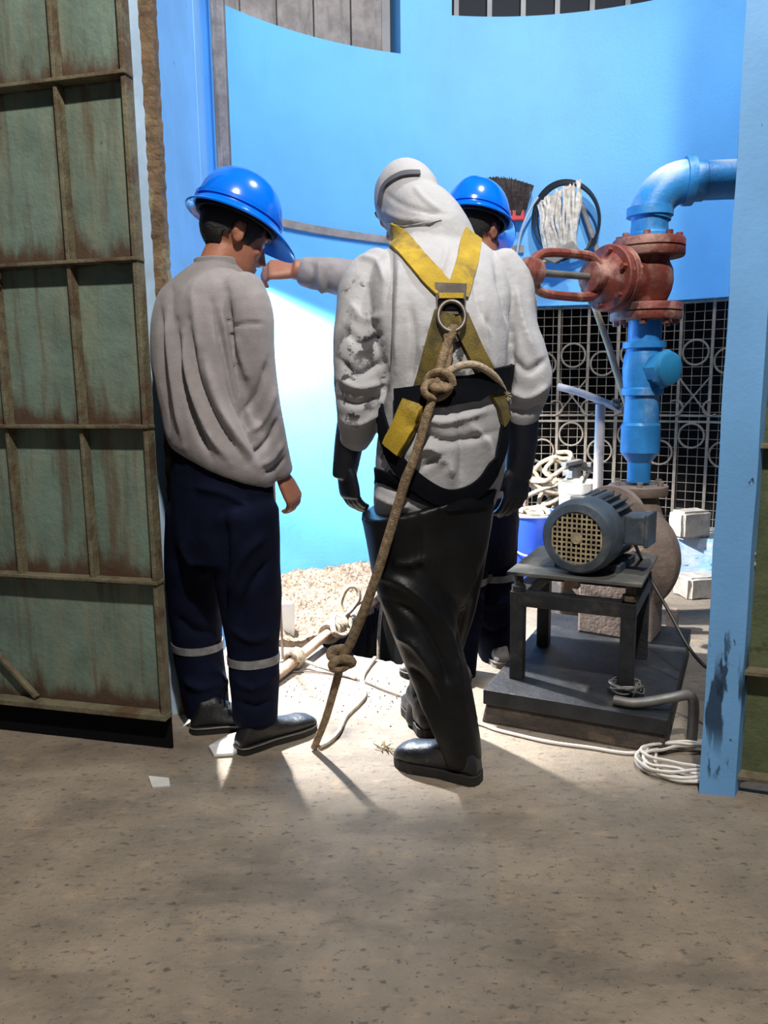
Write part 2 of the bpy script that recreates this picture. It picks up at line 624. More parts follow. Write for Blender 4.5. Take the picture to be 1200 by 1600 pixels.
# windows high in the wall
win = thing('window_1', None, None, cyl(-38, RW, Z_SILL1))
del win['label'], win['category']
win['kind'] = 'structure'
n = 5
for i in range(n):
    a, b = PH1a + (PH1b - 1.2 - PH1a) * i / n, PH1a + (PH1b - 1.2 - PH1a) * (i + 1) / n
    s = MB()
    k = 8
    prof = []
    for j in range(k + 1):
        t = j / k
        prof.append((a + .3 + (b - a - .3) * t, RW + .10 + .02 * math.sin(PI * t) * -1))
    s.loft([[cyl(p, r, Z_SILL1 - .0), cyl(p, r + .02, Z_SILL1), cyl(p, r + .02, 4.2), cyl(p, r, 4.2)] for p, r in prof])
    s.build('shutter_panel', m_shutter, win)
s = MB()
s.curved(PH1b - 2.3, PH1b - .9, Z_SILL1, 4.2, RW + .085, RW + .13)
s.build('window_frame', m_grey_bar, win)

win2 = thing('window_2', None, None, cyl(20, RW, Z_SILL2))
del win2['label'], win2['category']
win2['kind'] = 'structure'
s = MB()
s.curved(PH2, 78, Z_SILL2, 4.2, RW + .10, RW + .12)
s.build('pane', mat('matt_dark_glass', (.010, .014, .022, 1), .6, var=0, spec=.2), win2)
for k in range(10):
    s = MB()
    p = PH2 + .9 + k * 5.6
    s.curved(p, p + .8, Z_SILL2, 4.2, RW + .07, RW + .1)
    s.build('window_bar', m_grey_bar, win2)

# ledge under the grille
g = MB()
g.curved(PHG - 3, 80, 0, .30, RW - .16, RW + .2)
g.build('trim_1', m_ledge, smooth=True, angle=30, kind='structure')

# room behind the grille, its darkness put into the near-black colour
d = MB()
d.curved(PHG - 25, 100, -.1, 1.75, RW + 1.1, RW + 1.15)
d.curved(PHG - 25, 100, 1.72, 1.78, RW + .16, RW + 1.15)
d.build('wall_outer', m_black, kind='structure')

# left gateway pillar: inner face looks right, runs back to the curved wall
PX = -.70
wl = MB()
wl.prism([(PX, 2.62), (PX, 3.18), (-1.6, 3.18), (-1.6, 2.62)], 0, 4.2)
wl.prism([(PX - .03, 3.18), (PX - .03, 3.24), (-1.6, 3.24), (-1.6, 3.18)], 0, 4.2)
wl.prism([(PX - .012, 3.24), (PX - .012, 3.36), (-1.6, 3.36), (-1.6, 3.24)], 0, 4.2)
wl.prism([(PX - .12, 3.36), (PX - .12, 4.3), (-1.6, 4.3), (-1.6, 3.36)], 0, 4.2)
wl.build('wall_left', m_pillar, smooth=False, bevel=.006, kind='structure')
po = MB()
pp = W(346, 150, 3.62)
po.bar((pp.x, 3.62, 0), (pp.x, 3.62, 3.9), .058, .05, (1, 0, 0))
tag(po.build('timber_post', m_post, smooth=False, bevel=.006), 'weathered grey timber post standing in the wall corner', 'post')

# crusted gate frame: brown jamb and pale steel strip at the pillar edge
jb = MB()
a = W(248, 250, 2.49)
rng = random.Random(3)
rings = []
for i in range(240):
    z = 4.1 * i / 239
    q = lambda: rng.uniform(-.0022, .0022)
    rings.append([V((PX - .032 + q(), 2.57 + q(), z)), V((PX + .006 + q(), 2.575 + q(), z)), V((PX + .010 + q(), 2.62 + q(), z)), V((PX - .032, 2.62, z))])
jb.loft(rings)
jb.build('trim_2', m_frame, smooth=False, kind='structure')
st = MB()
st.bar((PX - .064, 2.585, 0), (PX - .064, 2.585, 4.1), .064, .02, (1, 0, 0))
st.build('trim_3', mat('pale_blue_steel', L(176, 204, 232), .5, var=.1), smooth=False, kind='structure')

# right gateway pillar
pr = MB()
b0 = G(1092, 1240)
b1 = G(1148, 1245)
pts = [(b0.x, b0.y), (b1.x, b1.y), (b1.x + .035, b1.y + .045), (b0.x + .02, b0.y + .045)]
rings = []
for i in range(60):
    z = 4.2 * i / 59
    k = lambda s: .004 * noise.noise(V((z * 5, s, 2)))
    rings.append([V((pts[0][0] + k(1), pts[0][1], z)), V((pts[1][0] + k(4), pts[1][1], z)), V((pts[2][0], pts[2][1], z)), V((pts[3][0], pts[3][1], z))])
pr.loft(rings)
sm = [W(1120, 1010, b0.y), W(1140, 1060, b0.y), W(1110, 1000, b0.y), W(1115, 1190, b0.y)]
m_pillar2 = mat('smeared_blue_paint', (.17, .42, .80, 1), .65, var=.07, vscale=2, layers=[
    (L(150, 190, 235), 2.2, .5, .75, (1, 1, .5), .5), (L(35, 40, 55), 24, .68, .71, (1.4, 1.4, .6), .9),
    (L(24, 44, 66), 14, .5, .56, (2.2, 2, .5), .9, sm[1], .15), (L(24, 44, 66), 14, .52, .58, (2.2, 2, .5), .9, sm[2], .07), (L(24, 44, 66), 16, .54, .6, (2.2, 2, .5), .8, sm[3], .06), (L(24, 44, 66), 9, .5, .56, (3, 2, .35), .9, W(1128, 1100, b0.y), .17)], bump=.12, bscale=70)
pr.build('wall_right', m_pillar2, smooth=False, kind='structure')

# floor with the pit cut out
fl = bmesh.new()
outer = [(-3, -.6), (3, -.6), (3, 5.6), (-3, 5.6)]
pit_px = [(505, 1010), (530, 1026), (560, 1024), (592, 1031), (618, 1036), (640, 1042), (690, 1046), (730, 1020), (735, 975), (690, 942), (640, 936), (585, 940), (555, 955), (520, 980)]
pit = [G(*p) for p in pit_px]
pit = [V((p.x, p.y, 0)) for p in pit]
rng = random.Random(11)
dense = []
for i, p in enumerate(pit):
    q = pit[(i + 1) % len(pit)]
    for k in range(5):
        t = k / 5
        c = p.lerp(q, t)
        dense.append(V((c.x + rng.uniform(-.009, .009), c.y + rng.uniform(-.009, .009), 0)))
ov = [fl.verts.new((x, y, 0)) for x, y in outer]
iv = [fl.verts.new(p) for p in dense]
es = [fl.edges.new((ov[i], ov[(i + 1) % 4])) for i in range(4)] + [fl.edges.new((iv[i], iv[(i + 1) % len(iv)])) for i in range(len(iv))]
bmesh.ops.triangle_fill(fl, use_beauty=True, edges=es)
cen = sum(dense, V((0, 0, 0))) / len(dense)
bad = [f for f in fl.faces if all(v in set(iv) for v in f.verts) and BVHTree is not None]


def inside(p, poly):
    c = False
    n = len(poly)
    for i in range(n):
        a, b = poly[i], poly[(i + 1) % n]
        if (a.y > p.y) != (b.y > p.y) and p.x < (b.x - a.x) * (p.y - a.y) / (b.y - a.y) + a.x:
            c = not c
    return c


bmesh.ops.delete(fl, geom=[f for f in fl.faces if inside(f.calc_center_median(), dense)], context='FACES_ONLY')
low = [fl.verts.new((v.co.x + rng.uniform(-.02, .02), v.co.y + rng.uniform(-.02, .02), -1.3)) for v in iv]
mid = [fl.verts.new((v.co.x + rng.uniform(-.015, .015), v.co.y + rng.uniform(-.015, .015), -.1)) for v in iv]
for i in range(len(iv)):
    j = (i + 1) % len(iv)
    fl.faces.new((iv[i], iv[j], mid[j], mid[i]))
    fl.faces.new((mid[i], mid[j], low[j], low[i]))
fl.faces.new(low)
mb = MB()
mb.bm.free()
mb.bm = fl
floor = mb.build('floor', m_floor, smooth=False, kind='structure')
floor.data.materials.append(m_black)  # shade down the pit put into the colour: walls and bottom black
for p in floor.data.polygons:
    if p.center.z < -.03:
        p.material_index = 1

# rubble bank between the pit and the wall
rb = bmesh.new()
nx, ny = 220, 110
grid = []
poly = [G(*p) for p in ((430, 1010), (470, 1012), (500, 1004), (530, 975), (560, 952), (590, 938), (640, 934), (700, 938), (760, 950))]
rng = random.Random(5)
for i in range(nx + 1):
    s = i / nx
    f = catmull(poly, 40)[int(s * 40)] if False else None
    k = s * (len(poly) - 1)
    q = min(int(k), len(poly) - 2)
    p0 = poly[q].lerp(poly[q + 1], k - q)
    ang = math.degrees(math.atan2(p0.x - CX, p0.y - CY))
    p1 = cyl(ang, RW - .004, 0)
    row = []
    for j in range(ny + 1):
        t = j / ny
        p = p0.lerp(p1, t)
        h = .03 + .09 * t
        nn = noise.noise(V((p.x * 26, p.y * 26, 1))) * .014 + noise.noise(V((p.x * 60, p.y * 60, 4))) * .010 + noise.noise(V((p.x * 120, p.y * 120, 4))) * .006 + noise.noise(V((p.x * 9, p.y * 9, 9))) * .03
        h = h + nn * min(1, t * 4 + .35)
        if j == 0:
            h = -.06
        row.append(rb.verts.new((p.x, p.y, h)))
    grid.append(row)
for i in range(nx):
    for j in range(ny):
        rb.faces.new((grid[i][j], grid[i + 1][j], grid[i + 1][j + 1], grid[i][j + 1]))
mb = MB()
mb.bm.free()
mb.bm = rb
tag(mb.build('rubble', m_rubble, smooth=False), 'pale broken earth and rubble heaped behind the pit', 'rubble', kind='stuff')


# ------------------------------------------------------------------ the left gate leaf
R0 = G(268, 1172)
GA = math.radians(14)
GD = V((-math.cos(GA), math.sin(GA), 0))           # along the leaf, away from its free edge
GN = V((-math.sin(GA), -math.cos(GA), 0))          # towards the viewer


def on_gate(px, py, off=0.):
    """sight line meets the leaf plane: (s along, z)"""
    d = ray(px, py)
    o = R0 + GN * off
    t = (o - CO).dot(GN) / d.dot(GN)
    p = CO + d * t
    return (p - o).dot(GD), p.z


def gp(s, z, off=0.):
    p = R0 + GD * s + GN * off
    return V((p.x, p.y, z))


gate = thing('metal_gate', 'tall worn green sheet metal gate leaf with rusty grid of rails', 'gate', R0)
Zs = [on_gate(200, y)[1] for y in (118, 407, 666, 905)]
Zb = on_gate(262, 1116)[1]
Sv = [on_gate(150, 890)[0], on_gate(38, 888)[0]]
Sv.append(Sv[1] * 2 - Sv[0])
Sv += [Sv[1] + (Sv[1] - Sv[0]) * 2]
ZT = 3.6
SMAX = 1.25
sh = bmesh.new()
lay = sh.verts.layers.float.new('rust')
NX, NZ = 62, 170
gr = []
for i in range(NX + 1):
    row = []
    for j in range(NZ + 1):
        s, z = SMAX * i / NX, Zb + (ZT - Zb) * j / NZ
        v = sh.verts.new(gp(s, z, -.012 + .002 * noise.noise(V((s * 6, z * 6, 0)))))
        dz = min([z - r for r in Zs + [Zb] if z >= r - .01] + [9])
        ds = min(abs(s - q) for q in Sv + [0])
        v[lay] = .62 * math.exp(-max(dz, 0) / .06) + .28 * math.exp(-ds / .03) + .1 * math.exp(-max(dz, 0) / .2)
        row.append(v)
    gr.append(row)
for i in range(NX):
    for j in range(NZ):
        sh.faces.new((gr[i][j], gr[i + 1][j], gr[i + 1][j + 1], gr[i][j + 1]))
bk = bmesh.ops.extrude_face_region(sh, geom=list(sh.faces))
bmesh.ops.translate(sh, verts=[e for e in bk['geom'] if isinstance(e, bmesh.types.BMVert)], vec=GN * -.004)
mb = MB()
mb.bm.free()
mb.bm = sh
mb.build('sheet', m_sheet, gate)
for z in Zs:
    b = MB()
    b.bar(gp(-.005, z, .012), gp(SMAX, z, .012), .045, .010, GN)
    b.build('rail', m_rail, gate, smooth=False, bevel=.002)
b = MB()
b.bar(gp(-.005, Zb, .012), gp(SMAX, Zb, .012), .045, .018, GN)
b.build('rail', m_rail, gate, smooth=False, bevel=.002)
for s in Sv:
    b = MB()
    b.bar(gp(s, Zs[3], .006), gp(s, ZT, .006), .035, .012, GN)
    b.build('mullion', m_rail, gate, smooth=False, bevel=.002)
b = MB()
b.bar(gp(.006, Zb, .008), gp(.006, ZT, .008), .04, .014, GN)
b.build('edge_stile', m_rail, gate, smooth=False, bevel=.002)
p, q = on_gate(0, 1018), on_gate(60, 1088)
b = MB()
b.bar(gp(p[0] + .12, p[1] + .11, .006), gp(q[0], q[1], .006), .02, .012, GN)
b.build('brace', m_rail, gate, smooth=False, bevel=.002)
b = MB()
b.bar(gp(.0, .004 + (Zb - .01) / 2, -.01), gp(SMAX, .004 + (Zb - .01) / 2, -.01), Zb - .012, .008, (0, 0, 1))
b.build('bottom_strip', m_bottom_strip, gate, smooth=False)  # flat black strip filling the height under the bottom rail
b = MB()
hp = on_gate(4, 432)
b.tube([gp(hp[0] + .06, hp[1], .03), gp(hp[0], hp[1], .035), gp(hp[0] - .015, hp[1] - .005, .03)], .012, 10)
b.build('bolt', m_rail, gate)

# ------------------------------------------------------------------ the right gate leaf
g2 = thing('metal_gate', 'olive green metal gate leaf beside the smeared blue pillar', 'gate', (1.06, 2.06, 0))
A0, AD = V((b1.x + .018, b1.y + .055, 0)), V((math.cos(.35), -math.sin(.35), 0))
AN = V((-AD.y, AD.x, 0)) * -1
mb = MB()
mb.hexa([A0 + V((0, 0, .03)), A0 + AD * .5 + V((0, 0, .03)), A0 + AD * .5 - AN * .004 + V((0, 0, .03)), A0 - AN * .004 + V((0, 0, .03)),
         A0 + V((0, 0, 3.6)), A0 + AD * .5 + V((0, 0, 3.6)), A0 + AD * .5 - AN * .004 + V((0, 0, 3.6)), A0 - AN * .004 + V((0, 0, 3.6))])
m_sheet2 = mat('olive_green_paint', L(86, 96, 66), .65, var=.2, vscale=6, layers=[(L(110, 104, 72), 8, .5, .7, (2, 2, .4), .6), (L(60, 48, 34), 14, .58, .7, (1, 1, 1), .7)], bump=.4, bscale=50)
mb.build('sheet', m_sheet2, g2, smooth=False)
d = ray(1175, 1045)
tz = (A0 - CO).dot(AN) / d.dot(AN)
z2 = (CO + d * tz).z
for z in (z2, z2 + .62, z2 + 1.25, .05):
    b = MB()
    b.bar(A0 + V((0, 0, z)) + AN * .02, A0 + AD * .5 + V((0, 0, z)) + AN * .02, .045, .012, AN)
    b.build('rail', m_rail, g2, smooth=False, bevel=.002)
b = MB()
b.bar(A0 + AD * .0 + AN * .014 + V((0, 0, .03)), A0 + AN * .014 + V((0, 0, 3.6)), .03, .012, AN)
b.build('edge_stile', mat('dark_stile', L(40, 34, 28), .8, var=.2), g2, smooth=False)
for yy in (864, 880):
    b = MB()
    d = ray(1177, yy)
    p = CO + d * ((A0 - CO).dot(AN) / d.dot(AN)) + AN * .012
    b.ell(p, AD * .007, AN * .007, V((0, 0, .007)), 10, 8)
    b.build('weld_bead', m_rope_pale, g2)

# ------------------------------------------------------------------ security grille
gl = thing('security_grille', 'dusty pale wrought iron grille with rings over wire mesh', 'grille', cyl(20, RW + .04, .3))
RG = RW + .05
gz0, gz1 = .30, Z_EDGE
mesh_b = MB()
z = gz0 + .02
while z < gz1:
    mesh_b.tube([cyl(PHG + k * 2, RG + .012, z) for k in range(40)], .0022, 5)
    z += .05
ph = PHG + .3
while ph < 78:
    mesh_b.tube([cyl(ph, RG + .015, gz0), cyl(ph, RG + .015, gz1)], .0022, 5)
    ph += 1.56
mesh_b.build('wire_mesh', m_grille, gl)
bars = [PHG + .5 + 5.1 * k for k in range(15)]
for ph in bars:
    b = MB()
    c0, c1 = cyl(ph, RG, gz0), cyl(ph, RG, gz1)
    b.bar(c0, c1, .016, .008, V((math.cos(math.radians(ph)), -math.sin(math.radians(ph)), 0)))
    b.build('bar', m_grille, gl, smooth=False)
zr = on_cyl(1000, 652, RG)[1]
for z in (zr + .012, zr - .022, gz0 + .012, gz1 - .012):
    b = MB()
    b.loft([[cyl(p, RG - .006, z - .006), cyl(p, RG + .004, z - .006), cyl(p, RG + .004, z + .006), cyl(p, RG - .006, z + .006)] for p in np.arange(PHG, 78, 1.5)])
    b.build('cross_bar', m_grille, gl, smooth=False)


def hoop(ph, z, r, a0=0, a1=360):
    b = MB()
    n = max(10, int((a1 - a0) / 12))
    k = math.degrees(r / RG)
    full = a1 - a0 >= 360
    P = [cyl(ph + k * math.cos(math.radians(a0 + (a1 - a0) * i / n)), RG - .008, z + r * math.sin(math.radians(a0 + (a1 - a0) * i / n))) for i in range(n if full else n + 1)]
    b.tube(P, .0058, 6, closed=full)
    return b


for k in range(14):
    c = bars[k] + 2.55
    hoop(c, zr + (.31 if k % 2 else .36), .068).build('ring', m_grille, gl)
    hoop(c, zr - (.20 if k % 2 else .10), .068).build('ring', m_grille, gl)
    if k % 2:
        for s in (-1, 1):
            b = hoop(c + s * 2.2, zr + .055, .042, -90 if s > 0 else 90, 130 if s > 0 else 310)
            b.build('scroll', m_grille, gl)
    else:
        for s in (-1, 1):
            b = MB()
            b.tube([cyl(c - 2.4 * s, RG - .006, zr + .02), cyl(c + 2.4 * s, RG - .006, zr + .22)], .005, 6)
            b.build('diagonal', m_grille, gl)
# ------------------------------------------------------------------ pump set
PA = math.radians(25.5)
PU = V((math.cos(PA), -math.sin(PA), 0))
PW = V((math.sin(PA), math.cos(PA), 0))
ZV = V((0, 0, 1))
FL_ = G(752, 1128)
FL_.z = 0


def pl(u, w_, z):
    return FL_ + PU * u + PW * w_ + ZV * z


ZP = .118
plinth = thing('pump_plinth', 'oily stepped concrete and steel plinth under the pump and motor table', 'plinth', FL_)
b = MB()
b.hexa([pl(0, 0, 0), pl(.60, 0, 0), pl(.60, .98, 0), pl(0, .98, 0), pl(.012, .012, .066), pl(.59, .012, .066), pl(.59, .97, .066), pl(.012, .97, .066)])
b.build('concrete_base', m_conc_dark, plinth, smooth=False, bevel=.008)
b = MB()
b.hexa([pl(.005, .0, .066), pl(.60, .0, .066), pl(.60, .97, .066), pl(.005, .97, .066), pl(.005, .0, ZP), pl(.60, .0, ZP), pl(.60, .97, ZP), pl(.005, .97, ZP)])
b.build('steel_channel', m_steel_dark, plinth, smooth=False, bevel=.004)

# motor table
T0 = W(808, 1066, 2.585)
T0 = V((T0.x, T0.y, 0))
TL, TD, TH = .37, .38, .435


def tp(u, w_, z):
    return T0 + PU * u + PW * w_ + ZV * z


table = thing('motor_table', 'grimy dark steel angle table carrying the electric motor', 'table', (T0.x, T0.y, ZP))
for (u, w_) in ((0, 0), (TL, 0), (0, TD), (TL, TD)):
    b = MB()
    b.bar(tp(u, w_, ZP), tp(u, w_, TH - .045), .046, .046, PU)
    b.build('leg', m_steel_dark, table, smooth=False, bevel=.003)
for a, c in (((0, 0), (TL, 0)), ((0, TD), (TL, TD)), ((0, 0), (0, TD)), ((TL, 0), (TL, TD))):
    b = MB()
    p, q = tp(a[0], a[1], TH - .024), tp(c[0], c[1], TH - .024)
    t = (q - p).normalized() * .023
    b.bar(p - t, q + t, .05, .05, ZV)
    b.build('beam', m_steel_dark, table, smooth=False, bevel=.003)
for (u, w_) in ((.0, .0), (TL, .02), (0, TD), (TL, TD)):
    b = MB()
    b.tube([tp(u, w_, TH), tp(u, w_, TH + .062)], .016, 10)
    b.tube([tp(u, w_, TH), tp(u, w_, TH + .02)], .026, 6)
    b.build('levelling_bolt', m_rail if u else m_steel_dark, table)
ZPL = TH + .06
b = MB()
b.hexa([tp(-.035, -.03, ZPL), tp(TL + .04, -.03, ZPL), tp(TL + .04, TD + .05, ZPL), tp(-.035, TD + .05, ZPL),
        tp(-.035, -.03, ZPL + .012), tp(TL + .04, -.03, ZPL + .012), tp(TL + .04, TD + .05, ZPL + .012), tp(-.035, TD + .05, ZPL + .012)])
b.build('top_plate', m_plate, table, smooth=False, bevel=.002)
b = MB()
b.box(tp(.13, .27, (TH + ZPL) / 2 - .02), .05, .05, ZPL - TH + .04, PU, PW)
b.build('packing_block', m_pole, table, smooth=False)

# electric motor: fan cowl faces the viewer
MR = .128
MZ = ZPL + .012 + MR + .002
M0 = tp(.195, -.02, MZ)
AW = (PW + PU * .12).normalized()
AU = V((AW.y, -AW.x, 0))
motor = thing('electric_motor', 'dark blue grey electric motor with gridded round fan guard', 'motor', (M0.x, M0.y, ZPL + .012))
b = MB()
b.lathe([(.083, .012), (.090, .0), (.114, .006), (.123, .022), (MR, .05), (MR, .118), (.118, .12), (.118, .10)], M0, AW, 40, caps=False)
b.build('fan_cowl', m_motor, motor)
b = MB()
b.lathe([(.03, .03), (.118, .03), (.118, .035)], M0, AW, 32)
b.build('fan', m_black, motor)
b = MB()
for k in range(-5, 6):
    o = k * .0165
    h = math.sqrt(max((.0905) ** 2 - o * o, 0))
    b.bar(M0 + AU * o - ZV * h + AW * .006, M0 + AU * o + ZV * h + AW * .006, .0052, .004, AU)
    b.bar(M0 + ZV * o - AU * h + AW * .008, M0 + ZV * o + AU * h + AW * .008, .0052, .004, ZV)
b.build('guard_grid', m_mesh, motor, smooth=False)
b = MB()
b.lathe([(.0, .0), (.018, .0), (.02, .008)], M0, AW, 16)
b.build('guard_hub', m_mesh, motor)
b = MB()
b.lathe([(.106, .11), (.106, .34), (.098, .35), (.05, .37), (.022, .375), (.022, .44)], M0, AW, 36)
b.build('housing', m_motor, motor)
for k in range(28):
    a = 2 * PI * k / 28
    if -.4 < math.sin(a) < .45 and math.cos(a) > 0:
        continue
    r = AU * math.cos(a) + ZV * math.sin(a)
    f = MB()
    f.bar(M0 + r * .115 + AW * .125, M0 + r * .115 + AW * .33, .022, .004, r)
    f.build('cooling_fin', m_motor, motor, smooth=False)
b = MB()
tc_ = M0 + AU * .155 + AW * .18 + ZV * .02
b.box(tc_, .07, .11, .10, AU, AW)
b.build('terminal_box', m_motor, motor, smooth=False, bevel=.008)
b = MB()
b.box(tc_ + AU * .04, .014, .12, .112, AU, AW)
b.build('terminal_lid', m_motor, motor, smooth=False, bevel=.005)
b = MB()
b.box(M0 + ZV * .110 + AW * .22, .07, .19, .02, AU, AW)
b.build('top_rib_pad', m_motor, motor, smooth=False, bevel=.004)
b = MB()
b.box(M0 + ZV * .126 + AW * .07 - AU * .02, .045, .028, .012, AU, AW)
b.build('nameplate', m_tape, motor, smooth=False)
for s in (-1, 1):
    b = MB()
    b.box(M0 + AU * .085 * s + AW * .22 - ZV * (MR - .011), .06, .2, .026, AU, AW)
    b.build('foot', m_motor, motor, smooth=False, bevel=.003)

# pump casing
PIPE = W(998, 742, 3.08)
PIPE = V((PIPE.x, 3.08, 0))
zy = lambda py: W(1005, py, 3.08).z
VB = M0 + AW * .50
VC = V((PIPE.x - .075, 3.06, .435))
pump = thing('centrifugal_pump', 'dusty brown cast iron centrifugal pump under the blue pipe', 'pump', (VC.x, VC.y, ZP))
b = MB()
VR = .234
b.lathe([(.05, -.075), (.15, -.078), (.195, -.066), (VR, -.03), (VR + .004, .02), (VR, .06), (.19, .10), (.12, .115), (.03, .115)], VC, AW, 48)
Fz = zy(757)
nk = []
for i in range(9):
    t = i / 8
    c = (VC + AU * .10 + ZV * .05).lerp(V((PIPE.x, PIPE.y, Fz - .03)), t)
    nk.append(ring(c, AU * (.105 - .03 * t), AW * (.085 - .012 * t), 24))
b.loft(nk)
me = organic(b, .008, 4)
link('casing', me, m_cast, pump, angle=None)
b = MB()
b.lathe([(.07, -.04), (.113, -.04), (.116, -.034), (.116, -.004), (.112, 0), (.06, 0)], (PIPE.x, PIPE.y, Fz), (0, 0, 1), 36)
b.build('discharge_flange', m_cast, pump)
for k in range(6):
    a = 2 * PI * (k + .25) / 6
    q = V((PIPE.x + .094 * math.cos(a), PIPE.y + .094 * math.sin(a), Fz))
    b = MB()
    b.tube([q, q + ZV * .018], .012, 6)
    b.build('flange_bolt', m_cast, pump, smooth=False)
b = MB()
b.lathe([(.05, -.30), (.062, -.29), (.062, -.22), (.045, -.20), (.045, -.14), (.13, -.125), (.13, -.08), (.06, -.075)], VB, AW, 30)
b.build('bearing_bracket', m_cast, pump)
b = MB()
b.hexa([VC + AU * u + AW * w_ + ZV * (z - VC.z) for z in (ZP, .40) for (u, w_) in ((-.14, -.07), (.16, -.07), (.16, .11), (-.14, .11))])
b.build('pedestal', m_cast, pump, smooth=False, bevel=.01)
b = MB()
b.lathe([(.09, .11), (.09, .2), (.13, .2), (.13, .225), (.07, .225)], VC, AW, 28)
b.build('suction_flange', m_cast, pump)

# riser pipe with check valve
pipe = thing('riser_pipe', 'bright blue riser pipe with plugged check valve between pump and red valve', 'pipe', (PIPE.x, PIPE.y, Fz))
PC = V((PIPE.x, PIPE.y, 0))
b = MB()
r0 = .0455
b.lathe([(r0, zy(752)), (r0, zy(722)), (.066, zy(711)), (.076, zy(706)), (.076, zy(664)), (.068, zy(660)), (.066, zy(618)), (.066, zy(614))], PC, seg=32)
b.build('reducer', m_blue_pipe, pipe)
b = MB()
b.lathe([(.060, zy(618)), (.080, zy(617)), (.080, zy(607)), (.074, zy(605)), (.078, zy(590)), (.080, zy(575)), (.076, zy(558)), (.066, zy(546)), (.066, zy(545)), (.083, zy(544)), (.083, zy(535)), (.065, zy(534))], PC, seg=32)
b.build('check_valve_body', m_blue_pipe, pipe)
BD = V((.48, -.87, .0)).normalized()
b = MB()
bo = PC + ZV * zy(577)
b.lathe([(.060, .03), (.062, .10), (.072, .10), (.072, .118), (.062, .125)], bo, BD, 8)
b.lathe([(.064, .118), (.062, .135), (.05, .14)], bo, BD, 28)
b.build('plug', mat('teal_blue_plug', (.02, .20, .42, 1), .5, var=.15), pipe)
b = MB()
b.lathe([(.064, zy(537)), (.064, zy(498))], PC, seg=32)
b.build('upper_pipe', m_blue_pipe, pipe)

# red gate valve
valve = thing('gate_valve', 'red oxide cast iron gate valve with its bonnet and yoke lying sideways', 'valve', (PIPE.x, PIPE.y, zy(500)))
b = MB()
b.lathe([(.07, zy(474)), (.078, zy(470)), (.092, zy(455)), (.098, zy(440)), (.094, zy(422)), (.078, zy(408)), (.078, zy(398))], PC, seg=36)
BX = V((-.86, -.51, 0)).normalized()
BY = V((-BX.y, BX.x, 0))
bc = PC + ZV * zy(440)
b2 = [ring(bc + BX * s, BY * a, ZV * c, 24) for s, a, c in ((.02, .075, .085), (.08, .07, .08), (.13, .064, .072), (.18, .066, .074))]
b.loft(b2)
me = organic(b, .006, 3)
link('valve_body', me, m_red_valve, valve, angle=None)
for za, zb, r in ((zy(501), zy(475), .135), (zy(403), zy(375), .135)):
    b = MB()
    h = zb - za
    b.lathe([(.07, 0), (r - .004, 0), (r, .006), (r, h * .45), (r - .012, h * .46), (r - .012, h * .54), (r, h * .55), (r, h - .006), (r - .004, h), (.06, h)], PC + ZV * za, (0, 0, 1), 40)
    b.build('flange', m_red_valve, valve)
for za, sgn in ((zy(502), -1), (zy(374), 1)):
    for k in range(8):
        a = 2 * PI * (k + .5) / 8
        q = V((PIPE.x + .11 * math.cos(a), PIPE.y + .11 * math.sin(a), za))
        b = MB()
        b.tube([q - ZV * .006 * sgn, q + ZV * .016 * sgn], .013, 6)
        b.build('flange_bolt', m_red_valve, valve, smooth=False)
for s0, s1, r in ((.16, .19, .122), (.194, .225, .122)):
    b = MB()
    b.lathe([(.05, s0), (r - .004, s0), (r, s0 + .005), (r, s1 - .005), (r - .004, s1), (.04, s1)], bc, BX, 36)
    b.build('bonnet_flange', m_red_valve, valve)
for k in range(6):
    a = 2 * PI * (k + .3) / 6
    q = bc + BY * .1 * math.cos(a) + ZV * .1 * math.sin(a)
    b = MB()
    b.tube([q + BX * .145, q + BX * .245], .011, 6)
    b.build('bonnet_bolt', m_red_valve, valve, smooth=False)
b = MB()
b.lathe([(.10, .22), (.07, .24), (.05, .26), (.045, .29), (.055, .292), (.055, .31), (.03, .315)], bc, BX, 26)
b.build('gland', m_red_valve, valve)
for sg in (-1, 1):
    b = MB()
    P = [bc + BX * .25 + ZV * .03 * sg, bc + BX * .29 + ZV * .062 * sg, bc + BX * .34 + ZV * .074 * sg, bc + BX * .50 + ZV * .072 * sg, bc + BX * .56 + ZV * .055 * sg, bc + BX * .585 + ZV * .02 * sg]
    b.tube(P, [.022, .02, .016, .016, .022], 10, smooth=16)
    b.build('yoke_arm', m_red_valve, valve)
b = MB()
b.tube([bc + BX * .3, bc + BX * .62], .013, 12)
b.build('stem', m_galv, valve)
b = MB()
b.lathe([(.02, .555), (.045, .56), (.05, .58), (.05, .61), (.03, .625)], bc, BX, 20)
b.build('yoke_hub', m_red_valve, valve)
